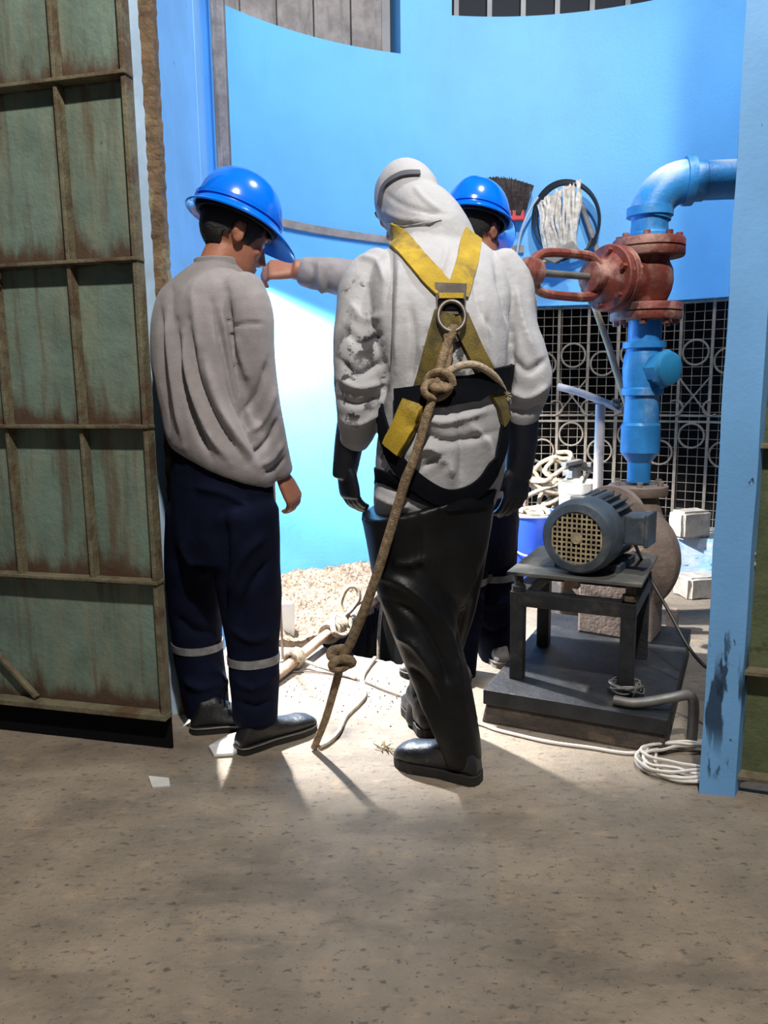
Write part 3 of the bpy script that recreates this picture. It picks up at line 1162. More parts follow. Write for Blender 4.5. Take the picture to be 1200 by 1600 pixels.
# discharge pipe and elbow
dp = thing('discharge_pipe', 'pale topped blue elbow pipe leaving to the right above the red valve', 'pipe', (PIPE.x, PIPE.y, zy(374)))
b = MB()
b.lathe([(.060, zy(376)), (.074, zy(374)), (.074, zy(366)), (.070, zy(364)), (.068, zy(345)), (.068, zy(334))], PC, seg=32)
b.build('pipe_stub', m_blue_pipe, dp)
zc = W(1064, 283, 3.06).z
HX = V((.993, -.12, 0)).normalized()
RB = .13
ze = zc - RB
b = MB()
P = [PC + ZV * zy(338), PC + ZV * (ze - .0)]
P += [PC + ZV * (ze + RB * math.sin(a)) + HX * (RB - RB * math.cos(a)) for a in np.linspace(.15, PI / 2, 12)]
b.tube(P, [.078] * len(P), 32)
e_top = PC + ZV * (zc + .06) + HX * .05
m_dusty_pipe = mat('dusty_blue_pipe_paint', (.035, .27, .68, 1), .42, var=.1, vscale=9, layers=[(L(205, 210, 218), 7, .52, .72, (1, 1, .7), .4), (L(214, 216, 222), 6, .2, .5, (1, 1, 1), .95, e_top - HX * .03 + ZV * .03, .15), (L(214, 216, 222), 6, .2, .5, (1, 1, 1), .9, e_top + HX * .22 + ZV * .04, .10), (L(214, 216, 222), 6, .2, .5, (1, 1, 1), .9, e_top + HX * .36 + ZV * .04, .10)], bump=.2, bscale=50)
b.build('elbow', m_dusty_pipe, dp)
b = MB()
b.lathe([(.06, zy(340)), (.086, zy(339)), (.086, zy(325)), (.078, zy(324))], PC, seg=32)
ee = PC + ZV * zc + HX * RB
b.lathe([(.06, -.012), (.088, -.01), (.088, .022), (.06, .024)], ee, HX, 32)
b.build('elbow_collar', m_blue_pipe, dp)
b = MB()
b.lathe([(.066, .0), (.074, .02), (.074, .06), (.070, .064), (.070, 1.2)], ee, HX, 32)
b.build('horizontal_pipe', m_dusty_pipe, dp)

# motor cable
b = MB()
b.tube([tc_ - ZV * .05 - AW * .03, W(1005, 880, 2.75), W(1022, 915, 2.66), W(1045, 955, 2.6), W(1075, 1010, 2.5), W(1100, 1040, 2.45), W(1118, 1052, 2.42), G(1125, 1110)], .006, 8, smooth=40)
tag(b.build('motor_cable', m_cable_black), 'thin dark cable drooping from the motor terminal box', 'cable')

# bent pipe lashed with wire on the plinth corner
bp = thing('bent_pipe', 'short bent grey pipe lashed with wire at the plinth corner', 'pipe', pl(.5, .05, ZP))
b = MB()
b.tube([pl(.43, .045, ZP + .018), pl(.50, .045, ZP + .02), pl(.60, .07, ZP + .045), pl(.645, .10, ZP + .05), pl(.665, .105, ZP + .02), pl(.665, .10, .0)], .0165, 12, smooth=30)
b.build('tube', m_galv, bp)
rng = random.Random(2)
b = MB()
P = []
c0 = tp(TL, 0, ZP)
for k in range(70):
    a = k * .55
    P.append(c0 + PU * (.045 + rng.uniform(-.01, .014)) * math.cos(a) - PW * .0 + PW * (.045 + rng.uniform(-.008, .012)) * math.sin(a) + ZV * (.012 + .03 * abs(math.sin(k * .37))))
b.tube(P, .003, 5, smooth=240)
b.build('wire_lashing', m_galv, bp)

# ------------------------------------------------------------------ things by the wall
def bucket(name, c, r0_, r1_, h, m, label, zb=0.0, rim=.008):
    t = thing(name, label, 'bucket', (c.x, c.y, zb))
    b = MB()
    c = V((c.x, c.y, zb))
    b.lathe([(r0_ * .95, 0), (r0_, .006), (r1_, h), (r1_ + rim, h), (r1_ + rim, h - .03), (r1_ + rim * .5, h - .03)], c, seg=40)
    b.bm.faces.ensure_lookup_table()
    return t, c


bt = thing('bucket', 'blue plastic bucket with ropes piled behind its rim', 'bucket', (0, 0, 0))
Bc = W(829, 800, 3.95)
bt.location = (Bc.x, 3.95, 0)
bh = Bc.z
bcen = V((Bc.x, 3.95, 0))
b = MB()
b.lathe([(.112, .0), (.116, .006), (.146, bh - .04), (.148, bh), (.143, bh), (.140, bh - .04), (.11, .012), (.01, .012)], bcen, seg=40, caps=False)
b.build('pail', m_bucket, bt)
b = MB()
b.tube([bcen + V((.15 * math.cos(2 * PI * k / 36), .15 * math.sin(2 * PI * k / 36), bh - .004)) for k in range(36)], .007, 8, closed=True)
b.build('rim', mat('dusty_blue_rim', L(150, 160, 205), .5, var=.2), bt)
b = MB()
b.tube([bcen + V((-.15, 0, bh - .03)), bcen + V((-.135, -.10, bh - .14)), bcen + V((-.04, -.155, bh - .20)), bcen + V((.10, -.13, bh - .17)), bcen + V((.15, 0, bh - .03))], .005, 8, smooth=24)
b.build('handle', m_white_plastic, bt)

rng = random.Random(21)
rc = thing('rope_coil', 'tangled heap of tan rope behind the blue bucket', 'rope', (Bc.x + .12, 4.12, 0))
rb0 = MB()
P = []
for k in range(150):
    a = k * .47 + rng.uniform(-.12, .12)
    rr = .10 + .05 * math.sin(k * .23) + rng.uniform(-.02, .02)
    tt = k / 150
    P.append(V((Bc.x + .15 + .05 * math.sin(k * .11) + rr * math.cos(a) * 1.0, 4.17 + rr * math.sin(a) * .55, .40 + .30 * tt + .07 * math.sin(a * 1.0 + k * .05) + rng.uniform(-.015, .015))))
rb0.tube(P, .0125, 8, smooth=900)
rb0.build('strands', m_rope_pale, rc)
b = MB()
b.prism([(Bc.x - .01, 4.20), (Bc.x + .30, 4.20), (Bc.x + .30, 4.34), (Bc.x - .01, 4.34)], 0, .42)
tag(b.build('timber_block', m_conc_dark, smooth=False, bevel=.01), 'dark block under the tangled tan rope', 'block')
b = MB()
P = []
for k in range(60):
    a = k * .5
    P.append(V((bcen.x + .085 * math.cos(a) + .02 * math.sin(k * .3), bcen.y + .02 + .085 * math.sin(a), bh - .045 + .05 * k / 60 + .012 * math.sin(a * 2))))
b.tube(P, .0115, 8, smooth=340)
tag(b.build('rope_loop', m_rope_pale), 'tan rope looped inside the blue bucket top', 'rope')

can = thing('paint_pail', 'cream paint pail with a lump of crushed grey fittings on top', 'pail', (0, 0, 0))
Cc = W(905, 785, 3.62)
can.location = (Cc.x, 3.62, .36)
ch = W(905, 752, 3.62).z
cc = V((Cc.x, 3.62, 0))
b = MB()
b.lathe([(.085, .36), (.09, .365), (.094, ch - .05), (.099, ch - .05), (.099, ch), (.09, ch), (.088, ch - .02)], cc, seg=32)
b.build('pail', m_white_plastic, can)
b = MB()
b.prism([(Cc.x - .10, 3.53), (Cc.x + .12, 3.53), (Cc.x + .12, 3.73), (Cc.x - .10, 3.73)], 0, .358)
tag(b.build('concrete_block', m_conc_dark, smooth=False, bevel=.01), 'dark stained block holding up the cream paint pail', 'block')
rng = random.Random(8)
b = MB()
for k in range(9):
    c = cc + V((rng.uniform(-.05, .07), rng.uniform(-.06, .02), ch + .02 + k * .009))
    ax = V((rng.uniform(-1, 1), rng.uniform(-1, 1), rng.uniform(-.3, .3))).normalized()
    b.box(c, rng.uniform(.05, .10), rng.uniform(.02, .05), rng.uniform(.015, .035), ax, ax.cross(ZV).normalized())
b.build('scrap', m_galv, can, smooth=False, bevel=.003)

# PVC pipes and bamboo stick
pv = thing('pvc_pipe', 'white plastic pipe sloping to a grey upright beside the blue riser', 'pipe', G(937, 900))
b = MB()
b.tube([W(872, 604, 3.55), W(905, 613, 3.5), W(940, 627, 3.44), W(974, 641, 3.38)], .0165, 14, smooth=20)
b.build('sloping_pipe', m_pvc, pv)
b = MB()
u0 = W(938, 632, 3.44)
b.tube([V((u0.x, 3.44, 0)), V((u0.x, 3.44, u0.z))], .0205, 14)
b.build('upright', m_pvc, pv)
b = MB()
rng = random.Random(4)
P = [W(962 + rng.uniform(-6, 8), 634 + rng.uniform(-12, 10), 3.36 + rng.uniform(-.01, .03)) for k in range(14)]
b.tube(P, .004, 6, smooth=60)
b.build('wire_tie', m_galv, pv)
b = MB()
s0, s1 = W(926, 470, 3.30), W(971, 606, 3.32)
dv = (s1 - s0).normalized()
b.tube([s0, s0.lerp(s1, .5) + V((.004, 0, 0)), s1, s1 + dv * .35], [.013, .014, .0145, .016], 10)
tag(b.build('bamboo_stick', mat('bamboo', L(196, 170, 132), .6, var=.15, vscale=10)), 'thin bamboo stick leaning behind the valve bonnet', 'stick')

# ledge blocks and stones
def block(c, sx, sy, sz, yaw, m, name, label, cat, seed, rough=.006, group=None):
    bm = bmesh.new()
    bmesh.ops.create_cube(bm, size=1)
    bmesh.ops.bevel(bm, geom=list(bm.edges), offset=.10, segments=3, affect='EDGES')
    bmesh.ops.subdivide_edges(bm, edges=list(bm.edges), cuts=2, use_grid_fill=True)
    R = Matrix.Rotation(yaw, 3, 'Z')
    for v in bm.verts:
        p = V((v.co.x * sx, v.co.y * sy, v.co.z * sz))
        n_ = noise.noise(p * 22 + V((seed, 0, 0))) * rough + noise.noise(p * 60 + V((seed, 3, 0))) * rough * .5
        p = p * (1 + n_ / max(.02, p.length))
        v.co = R @ p + c
    mb = MB()
    mb.bm.free()
    mb.bm = bm
    return tag(mb.build(name, m, smooth=True, angle=50), label, cat, group)


lp = W(1079, 838, 4.10)
block(V((lp.x, 4.12, .302 + .075)), .19, .12, .15, .3, m_stone, 'masonry_block', 'whitish masonry block standing on the ledge under the grille', 'block', 1)
sp = G(1088, 930)
block(V((sp.x, sp.y, .055)), .20, .15, .12, .25, m_stone, 'whitewashed_stone', 'rounded whitewashed stone on the floor before the ledge', 'stone', 5, .012)
bk_ = G(1095, 905)
block(V((bk_.x + .01, bk_.y + .12, .07)), .22, .11, .09, .2, m_brick, 'brick', 'broken orange red brick behind the whitewashed stone', 'brick', 9, .008)
q = G(1056, 990)
block(V((q.x, q.y + .05, .05)), .05, .09, .10, -.4, m_cast, 'wooden_wedge', 'small dusty block wedged at the back of the plinth', 'block', 12, .004)

# broom, mop, hose, dustpan hung along the wall
def wallp(px, py, off):
    ph, z = on_cyl(px, py, RW - off)
    return cyl(ph, RW - off, z)


def inward(p):
    return V((CX - p.x, CY - p.y, 0)).normalized()


broom = thing('broom', 'upturned brown bristle broom with red ferrule against the blue wall', 'broom', wallp(806, 345, .08))
b = MB()
rings = []
for t, xl, xr, yl, yr, th in ((0, 776, 817, 346, 343, .022), (.25, 770, 819, 330, 328, .03), (.6, 758, 826, 305, 306, .04), (.85, 750, 831, 288, 296, .045), (1, 748, 833, 280, 291, .045)):
    A, B = wallp(xl, yl, .08), wallp(xr, yr, .08)
    rr = []
    n = 16
    for i in range(n):
        p = A.lerp(B, i / (n - 1))
        p.z += .012 * math.sin(PI * i / (n - 1)) * t * 1.4
        rr.append(p + inward(p) * th * .5)
    for i in range(n - 1, -1, -1):
        p = A.lerp(B, i / (n - 1))
        p.z += .012 * math.sin(PI * i / (n - 1)) * t * 1.4
        rr.append(p - inward(p) * th * .5)
    rings.append(rr)
b.loft(rings)
b.build('bristle_head', m_bristle, broom)
# loose bristle clumps along the head
rng = random.Random(9)
b = MB()
for k in range(110):
    t = k / 109
    xb, yb = 777 + 40 * t, 344 - 2 * t
    xt, yt = 749 + 83 * t + rng.uniform(-2, 2), 281 + 10 * t - 7 * math.sin(PI * t) + rng.uniform(-3, 3)
    o = rng.uniform(.09, .108)
    b.tube([wallp(xb, yb - 6, o - .005), wallp((xb + xt) / 2 + rng.uniform(-1, 1), (yb + yt) / 2, o), wallp(xt, yt, o)], [.003, .0035, .0025], 4)
b.build('bristles', m_bristle, broom, kind='stuff')
b = MB()
A, B = wallp(774, 338, .08), wallp(819, 337, .08)
b.box((A + B) / 2, (B - A).length, .04, .055, (B - A))
b.build('ferrule', m_red_plastic, broom, smooth=False, bevel=.006)
b = MB()
A = (A + B) / 2 - ZV * .02
b.tube([A, A + V((.02, .0, -1.12))], .012, 10)
b.build('handle', m_pole, broom)

mop = thing('mop', 'upturned off-white string mop held by a grey plate clamp', 'mop', wallp(880, 400, .12))
rng = random.Random(31)
for k in range(26):
    t = (k + .5) / 26
    b = MB()
    ly = k % 2
    x0, y0 = 853 + 48 * t, 396 - 4 * t
    x1, y1 = 840 + 68 * t, 328 - 46 * t ** .55 + rng.uniform(-3, 3)
    xm = (x0 + x1) / 2 + 5 * math.sin(t * 9 + 1) - 6 * (1 - t)
    P = [wallp(x0, y0 + 6, .12), wallp((x0 + xm) / 2 + rng.uniform(-2, 2), y0 * .75 + y1 * .25, .135 + ly * .012), wallp(xm + rng.uniform(-4, 4), (y0 + y1) / 2, .15 + ly * .012), wallp((xm + x1) / 2 + rng.uniform(-5, 5), y0 * .25 + y1 * .75, .15 + ly * .012), wallp(x1, y1, .14 + ly * .01)]
    b.tube(P, [.007, .0085, .009, .009, .0075], 7, smooth=18)
    b.build('strand', m_mop, mop)
b = MB()
A, B, C_, D_ = wallp(846, 405, .17), wallp(893, 377, .17), wallp(904, 391, .17), wallp(866, 413, .17)
nn = inward(A)
b.hexa([p + nn * o for o in (0, .035) for p in (A, D_, C_, B)])
b.build('clamp_plate', m_galv, mop, smooth=False, bevel=.005)
b = MB()
b.tube([(A + C_) / 2, wallp(835, 416, .19), wallp(815, 428, .20)], [.016, .014, .014], 10)
b.build('handle', m_galv, mop)

hose = thing('hose_coil', 'black rubber hose looped in a ring around the mop', 'hose', wallp(885, 400, .1))
b = MB()
for k in range(3):
    P = []
    for i in range(48):
        a = 2 * PI * i / 48
        P.append(wallp(885 + (52 - k * 1.5) * math.cos(a) + k * 1.2, 342 - (60 - k * 1.5) * math.sin(a) + k, .07 + .025 * k + .03 * math.sin(a)))
    b.tube(P, .0085, 8, closed=True)
b.build('loops', m_hose, hose)
b = MB()
b.tube([wallp(925, 372, .09), wallp(915, 392, .1), wallp(890, 402, .1), wallp(868, 410, .1)], .009, 8, smooth=14)
b.build('tail', m_hose, hose)
b = MB()
b.tube([wallp(841, 308, .10), wallp(828, 328, .10), wallp(815, 360, .10), wallp(808, 395, .10), wallp(806, 420, .09), wallp(806, 470, .06)], .0065, 8, smooth=30)
tag(b.build('clear_hose', m_clearhose), 'thin pale translucent hose hanging beside the red broom ferrule', 'hose')
b = MB()
A, B = wallp(908, 318, .05), wallp(936, 400, .05)
b.tube([A, B, B + (B - A) * 1.0], .014, 10)
tag(b.build('grey_stick', m_batten), 'grey stick leaning on the wall behind the black hose ring', 'stick')

b = MB()
A, B = wallp(424, 343, .012), wallp(640, 384, .012)
ph0, za = on_cyl(424, 345, RW - .012)
ph1, zb = on_cyl(580, 372, RW - .012)
P = [cyl(ph0 - 12 + (ph1 - ph0 + 40) * i / 40, RW - .014, za + (zb - za) * ((-12 + (ph1 - ph0 + 40) * i / 40) / (ph1 - ph0))) for i in range(41)]
b.loft([[p + inward(p) * o + ZV * q for o, q in ((-.012, -.019), (.012, -.019), (.012, .019), (-.012, .019))] for p in P])
tag(b.build('conduit', m_batten, smooth=False), 'flat grey brown conduit running along the blue wall', 'conduit')

# ------------------------------------------------------------------ around the pit
pole = MB()
A, B = G(425, 1060, .03), G(592, 935, .05)
pole.tube([A + V((-.10, -.12, .0)), A, A.lerp(B, .4) + V((0, 0, .012)), A.lerp(B, .75) + V((.0, 0, .01)), B + (B - A) * .12], [.021, .023, .022, .024, .022], 12, smooth=20)
tag(pole.build('wooden_pole', m_pole), 'rough wooden pole lying across the dark pit', 'pole')


def onpole(t, off=0.):
    return A.lerp(B, t) + V((0, 0, .012))


pd = (B - A).normalized()
ps = pd.cross(ZV).normalized()
lash = thing('rope_lashing', 'pale rope knotted around the wooden pole over the pit', 'rope', onpole(.55))
b = MB()
P = []
for k in range(40):
    a = k * .85
    P.append(onpole(.44 + .17 * k / 40 + .01 * math.sin(k)) + ps * .040 * math.cos(a) + ZV * .040 * math.sin(a))
b.tube(P, .0115, 8, smooth=200)
b.build('wraps', m_rope_pale, lash)
b = MB()
c = onpole(.60) + ZV * .03
P = [c, c + V((-.01, .02, .06)), c + V((.02, .03, .125)), c + V((.06, .03, .13)), c + V((.075, .02, .08)), c + V((.04, 0, .03)), c + V((0, -.02, .0))]
b.tube(P, .0105, 8, smooth=40)
b.build('loop', m_rope_pale, lash)
b = MB()
P = [onpole(.62) + ps * -.04 + ZV * .03, onpole(.5) + ps * -.0 + ZV * .05, onpole(.42) + ps * .05 + ZV * .02, onpole(.52) + ps * .05 - ZV * .02, onpole(.66) + ps * .03 + ZV * .02, onpole(.9) + ps * .02 + ZV * .035, onpole(1.0) + ZV * .04]
b.tube(P, .0125, 8, smooth=50)
b.build('tail', m_rope_pale, lash)
b = MB()
P = []
for k in range(26):
    a = k * .9
    P.append(onpole(.14 + .06 * k / 26) + ps * .032 * math.cos(a) + ZV * .032 * math.sin(a))
b.tube(P, .008, 7, smooth=120)
b.build('end_wrap', m_rope_pale, lash)

hang = MB()
c = onpole(.96)
P = []
for k in range(16):
    a = k * .9
    P.append(onpole(.93 + .05 * k / 16) + ps * .036 * math.cos(a) + ZV * .036 * math.sin(a))
e = G(588, 1030)
P += [c + ps * .03 + V((0, -.02, -.03)), V((c.x + .01, c.y - .06, -.25)), V((c.x + .012, c.y - .06, -1.1))]
hang.tube(P, .009, 8, smooth=140)
tag(hang.build('hanging_rope', m_rope_pale), 'thin rope tied to the pole end and hanging down into the pit', 'rope')

rng = random.Random(14)
b = MB()
P = [G(586, 1028, .012), G(575, 1043, .008), G(566, 1060, .008), G(570, 1085, .008), G(560, 1100, .008), G(540, 1120, .008), G(528, 1145, .008), G(512, 1160, .008), G(499, 1167, .008)]
b.tube(P, .0085, 8, smooth=60)
tag(b.build('floor_rope', mat('white_rope', L(214, 200, 180), .8, var=.15, vscale=60, bump=.6, bscale=200)), 'thin white rope snaking over the bright floor from pit edge', 'rope')
b = MB()
P = [G(400, 1048, .008), G(437, 1034, .02), G(470, 1032, .03), G(500, 1042, .02), G(530, 1052, .008), G(556, 1060, .008)]
b.tube(P, .0065, 8, smooth=40)
tag(b.build('white_cable', m_white_cable), 'white cable running from the work shoe past the rope knot', 'cable')
b = MB()
P = [G(440, 1050, .006), G(500, 1050, .006), G(560, 1062, .006), G(600, 1078, .006), G(640, 1092, .006), G(690, 1108, .006)]
b.tube(P, .003, 6, smooth=40)
tag(b.build('thin_cord', m_cord), 'very thin grey cord stretched over the bright floor', 'cord')
b = MB()
q = W(432, 880, 3.1)
P = [V((q.x - .05, 3.25, 1.3)), V((q.x - .01, 3.15, 1.0)), W(433, 880, 3.12), W(437, 930, 3.1), W(440, 985, 3.1), G(442, 1036, .01)]
b.tube(P, .0055, 7, smooth=40)
tag(b.build('drop_cable', m_cord), 'grey cable dropping to the floor behind the man in grey', 'cable')
cp = G(452, 1000)
b = MB()
b.box(V((cp.x, cp.y, .09)), .05, .05, .18)
tag(b.build('marker_stub', m_white_plastic, smooth=False, bevel=.004), 'short pale post stub at the rubble edge', 'stub')

b = MB()
P = [G(700, 1120, .006), G(750, 1131, .006), G(775, 1140, .006), G(815, 1150, .006), G(860, 1160, .006), G(920, 1168, .006), G(985, 1177, .006), G(1030, 1166, .006), G(1090, 1158, .006), G(1150, 1160, .006)]
b.tube(P, .0058, 7, smooth=60)
tag(b.build('floor_cable', m_white_cable), 'white cable trailing along the foot of the plinth', 'cable')
coil = MB()
rng = random.Random(17)
P = []
c = G(1083, 1196)
for k in range(110):
    a = .9 - k * .36
    r = 1 + .14 * math.sin(k * .9) + rng.uniform(-.05, .05)
    P.append(V((c.x + .03 * math.sin(k * .21) + .155 * r * math.cos(a), c.y + .02 * math.cos(k * .33) + .105 * r * math.sin(a), .006 + .026 * k / 110 + .006 * abs(math.sin(k)))))
coil.tube(P, .0052, 6, smooth=600)
tag(coil.build('cable_coil', m_white_cable), 'loose coil of white cable on the floor beside the blue pillar', 'cable')

# crumpled white bag under the shoe
b = MB()
pts = [G(326, 1170), G(362, 1150), G(400, 1140), G(392, 1165), G(365, 1182), G(334, 1184)]
b.loft([[V((p.x, p.y, .001)) for p in pts], [V((p.x, p.y, .012)) for p in pts], [V((p.x * .6 + .4 * pts[3].x, p.y * .6 + .4 * pts[3].y, .02)) for p in pts]])
tag(b.build('plastic_bag', m_wet, smooth=False, bevel=.003), 'flat crumpled white plastic bag by the work shoe', 'bag')
b = MB()
pts = [G(232, 1214), G(264, 1217), G(266, 1230), G(238, 1232)]
b.prism([(p.x, p.y) for p in pts], 0.0, .004)
tag(b.build('paper_scrap', m_tape, smooth=False), 'small pale paper scrap on the floor before the gate', 'paper')
rng = random.Random(77)
b = MB()
for k in range(14):
    q = G(600 + rng.uniform(-5, 8), 1168 + rng.uniform(-4, 4), .004)
    b.tube([q, q + V((rng.uniform(-.03, .03), rng.uniform(-.03, .03), rng.uniform(0, .012)))], .002, 4)
tag(b.build('dry_leaf_litter', mat('dry_leaf', L(120, 104, 66), .9, var=.2)), 'pinch of dry leaf litter beside the rubber boot', 'litter', kind='stuff')

rng = random.Random(41)
b = MB()
for k in range(200):
    t = rng.random()
    q = G(445 + 190 * t + rng.gauss(0, 14), 1052 + 24 * t + rng.gauss(0, 1) * 18 + 12, .0)
    if inside(V((q.x, q.y, 0)), dense):
        continue
    r = rng.choice((.0015, .002, .002, .0025, .0035))
    b.ell(q + V((0, 0, r * .5)), V((r, 0, 0)), V((0, r * .8, 0)), V((0, 0, r * .7)), 6, 4)
tag(b.build('gravel', m_rubble, smooth=False), 'fine grit scattered over the bright floor at the pit edge', 'grit', kind='stuff')
# ------------------------------------------------------------------ people
def unit(*a):
    return V(a).normalized()


def hand(mb, wr, d, n, s, k=1.0, curl=.5, thumb=.6, spread=1.0):
    """wr wrist, d towards the knuckles, n back of hand, s thumb side"""
    d = V(d).normalized()
    n = (V(n) - d * V(n).dot(d)).normalized()
    s2 = d.cross(n).normalized()
    s = s2 if s2.dot(V(s)) > 0 else -s2
    rings = []
    for t, a, b_ in ((-.02, .027, .020), (.01, .027, .019), (.035, .036, .0175), (.065, .041, .016), (.088, .042, .0145), (.097, .038, .011)):
        rings.append(ring(wr + d * t * k, s * a * k, n * b_ * k, 16, 2.4))
    mb.loft(rings)
    for off, ln, kk in ((.030, .070, 1.0), (.0105, .079, 1.0), (-.0095, .073, 1.0), (-.0285, .057, .88)):
        base = wr + d * .082 * k + s * off * k * spread
        p = base
        P = [p]
        a = .12
        for q, f in enumerate((.45, .32, .25)):
            a += curl * (1.15 if q else .8)
            dirv = d * math.cos(a) - n * math.sin(a)
            p = p + dirv * ln * k * f * 1.0
            P.append(p)
        limb(mb, P, [.0098 * k * kk, .0096 * k * kk, .0088 * k * kk, .0076 * k * kk], side=s, seg=10, sub=3)
    tb = wr + d * .028 * k + s * .026 * k - n * .004 * k
    t1 = (d * .75 + s * thumb - n * .25).normalized()
    t2 = (d * .95 + s * thumb * .3 - n * (.25 + curl * .6)).normalized()
    limb(mb, [tb, tb + t1 * .038 * k, tb + t1 * .038 * k + t2 * .030 * k, tb + t1 * .038 * k + t2 * .052 * k], [.0135 * k, .0115 * k, .0105 * k, .008 * k], seg=10, sub=3)


def head(mb, c, f, u, s=1.0):
    f = V(f).normalized()
    u = (V(u) - f * V(u).dot(f)).normalized()
    r = f.cross(u)
    P = lambda x, y, z: c + r * x * s + f * y * s + u * z * s
    mb.ell(P(0, -.012, .028), r * .075 * s, f * .094 * s, u * .090 * s, 24, 16)
    mb.loft([ring(P(0, y, z), r * a * s, f * b_ * s, 22, 2.2) for z, y, a, b_ in
             ((.06, .012, .060, .070), (.035, .018, .066, .072), (0, .022, .066, .068), (-.04, .026, .060, .064), (-.075, .034, .050, .056), (-.10, .044, .036, .042), (-.114, .052, .02, .024))])
    limb(mb, [P(0, .086, .02), P(0, .098, -.008), P(0, .108, -.03)], [.008 * s, .010 * s, .0135 * s], side=r, seg=10)
    for x in (-1, 1):
        mb.ell(P(x * .012, .098, -.034), r * .009 * s, f * .010 * s, u * .008 * s, 10, 8)
        mb.ell(P(x * .030, .080, .034), r * .022 * s, f * .011 * s, u * .008 * s, 12, 8)
        mb.ell(P(x * .040, .066, -.018), r * .022 * s, f * .018 * s, u * .018 * s, 12, 8)
        ax = (f * .9 - r * x * .45).normalized()
        mb.ell(P(x * .077, -.012, -.002), r * .008 * s, (f * .019 - r * x * -.006) * s, (u * .031 - f * .006) * s, 14, 10)
        mb.ell(P(x * .082, -.020, .006), r * .006 * s, f * .011 * s, u * .021 * s, 12, 8)
    mb.ell(P(0, .089, -.058), r * .024 * s, f * .010 * s, u * .007 * s, 12, 8)
    mb.ell(P(0, .087, -.070), r * .021 * s, f * .011 * s, u * .007 * s, 12, 8)
    mb.ell(P(0, .080, -.102), r * .020 * s, f * .014 * s, u * .013 * s, 12, 8)
    return P


def smooth01(x, a, b):
    t = min(1, max(0, (x - a) / (b - a)))
    return t * t * (3 - 2 * t)


def eyes_hair(root, P, c, f, u, s=1.0, low=-.055):
    f = V(f).normalized()
    u = (V(u) - f * V(u).dot(f)).normalized()
    r = f.cross(u)
    for x in (-1, 1):
        b = MB()
        b.ell(P(x * .031, .074, .014), r * .0125, f * .0125, u * .0125, 14, 10)
        b.build('eye', mat('eye_white', L(210, 205, 200), .3, var=0), root)
        b = MB()
        limb(b, [P(x * .012, .095, .036), P(x * .032, .093, .042), P(x * .05, .08, .036)], [.004, .005, .003], seg=8)
        b.build('eyebrow', m_hair, root)
    hb = MB()
    nu, nv = 120, 90
    grid = []
    for j in range(nv + 1):
        z = low + (.125 - low) * j / nv
        row = []
        for i in range(nu + 1):
            a = -2.35 + 4.7 * i / nu      # 0 = back of the head
            zz = max(min((z - .028) / .098, 1), -1)
            k = math.sqrt(max(1 - zz * zz, .0))
            ja = .0015 * noise.noise(V((a * 16, z * 30, s)))
            rr = k + .02
            # nape rises to the sides, sideburns by the ears
            row.append(P(.080 * rr * math.sin(a) + ja, -.012 - .102 * rr * math.cos(a) + ja, z + .02 * (abs(a) > 1.1) * (z < -.02)))
        grid.append(row)
    bm = hb.bm
    vs = [[bm.verts.new(p) for p in row] for row in grid]
    for j in range(nv):
        for i in range(nu):
            a = -2.35 + 4.7 * i / nu
            z = low + (.125 - low) * j / nv
            lo = low + .004 * math.sin(i * 1.0) + smooth01(abs(a), .9, 1.25) * .030 + smooth01(abs(a), 1.28, 1.42) * .055 * (1 - smooth01(abs(a), 1.74, 1.82)) + smooth01(abs(a), 2.0, 2.3) * .05
            if z < lo:
                continue
            bm.faces.new((vs[j][i], vs[j][i + 1], vs[j + 1][i + 1], vs[j + 1][i]))
    loose = [v for v in bm.verts if not v.link_faces]
    bmesh.ops.delete(bm, geom=loose, context='VERTS')
    ex = bmesh.ops.extrude_face_region(bm, geom=list(bm.faces))
    for e in ex['geom']:
        if isinstance(e, bmesh.types.BMVert):
            e.co = c + (e.co - c) * .90
    hb.build('hair', m_hair, root, angle=60)


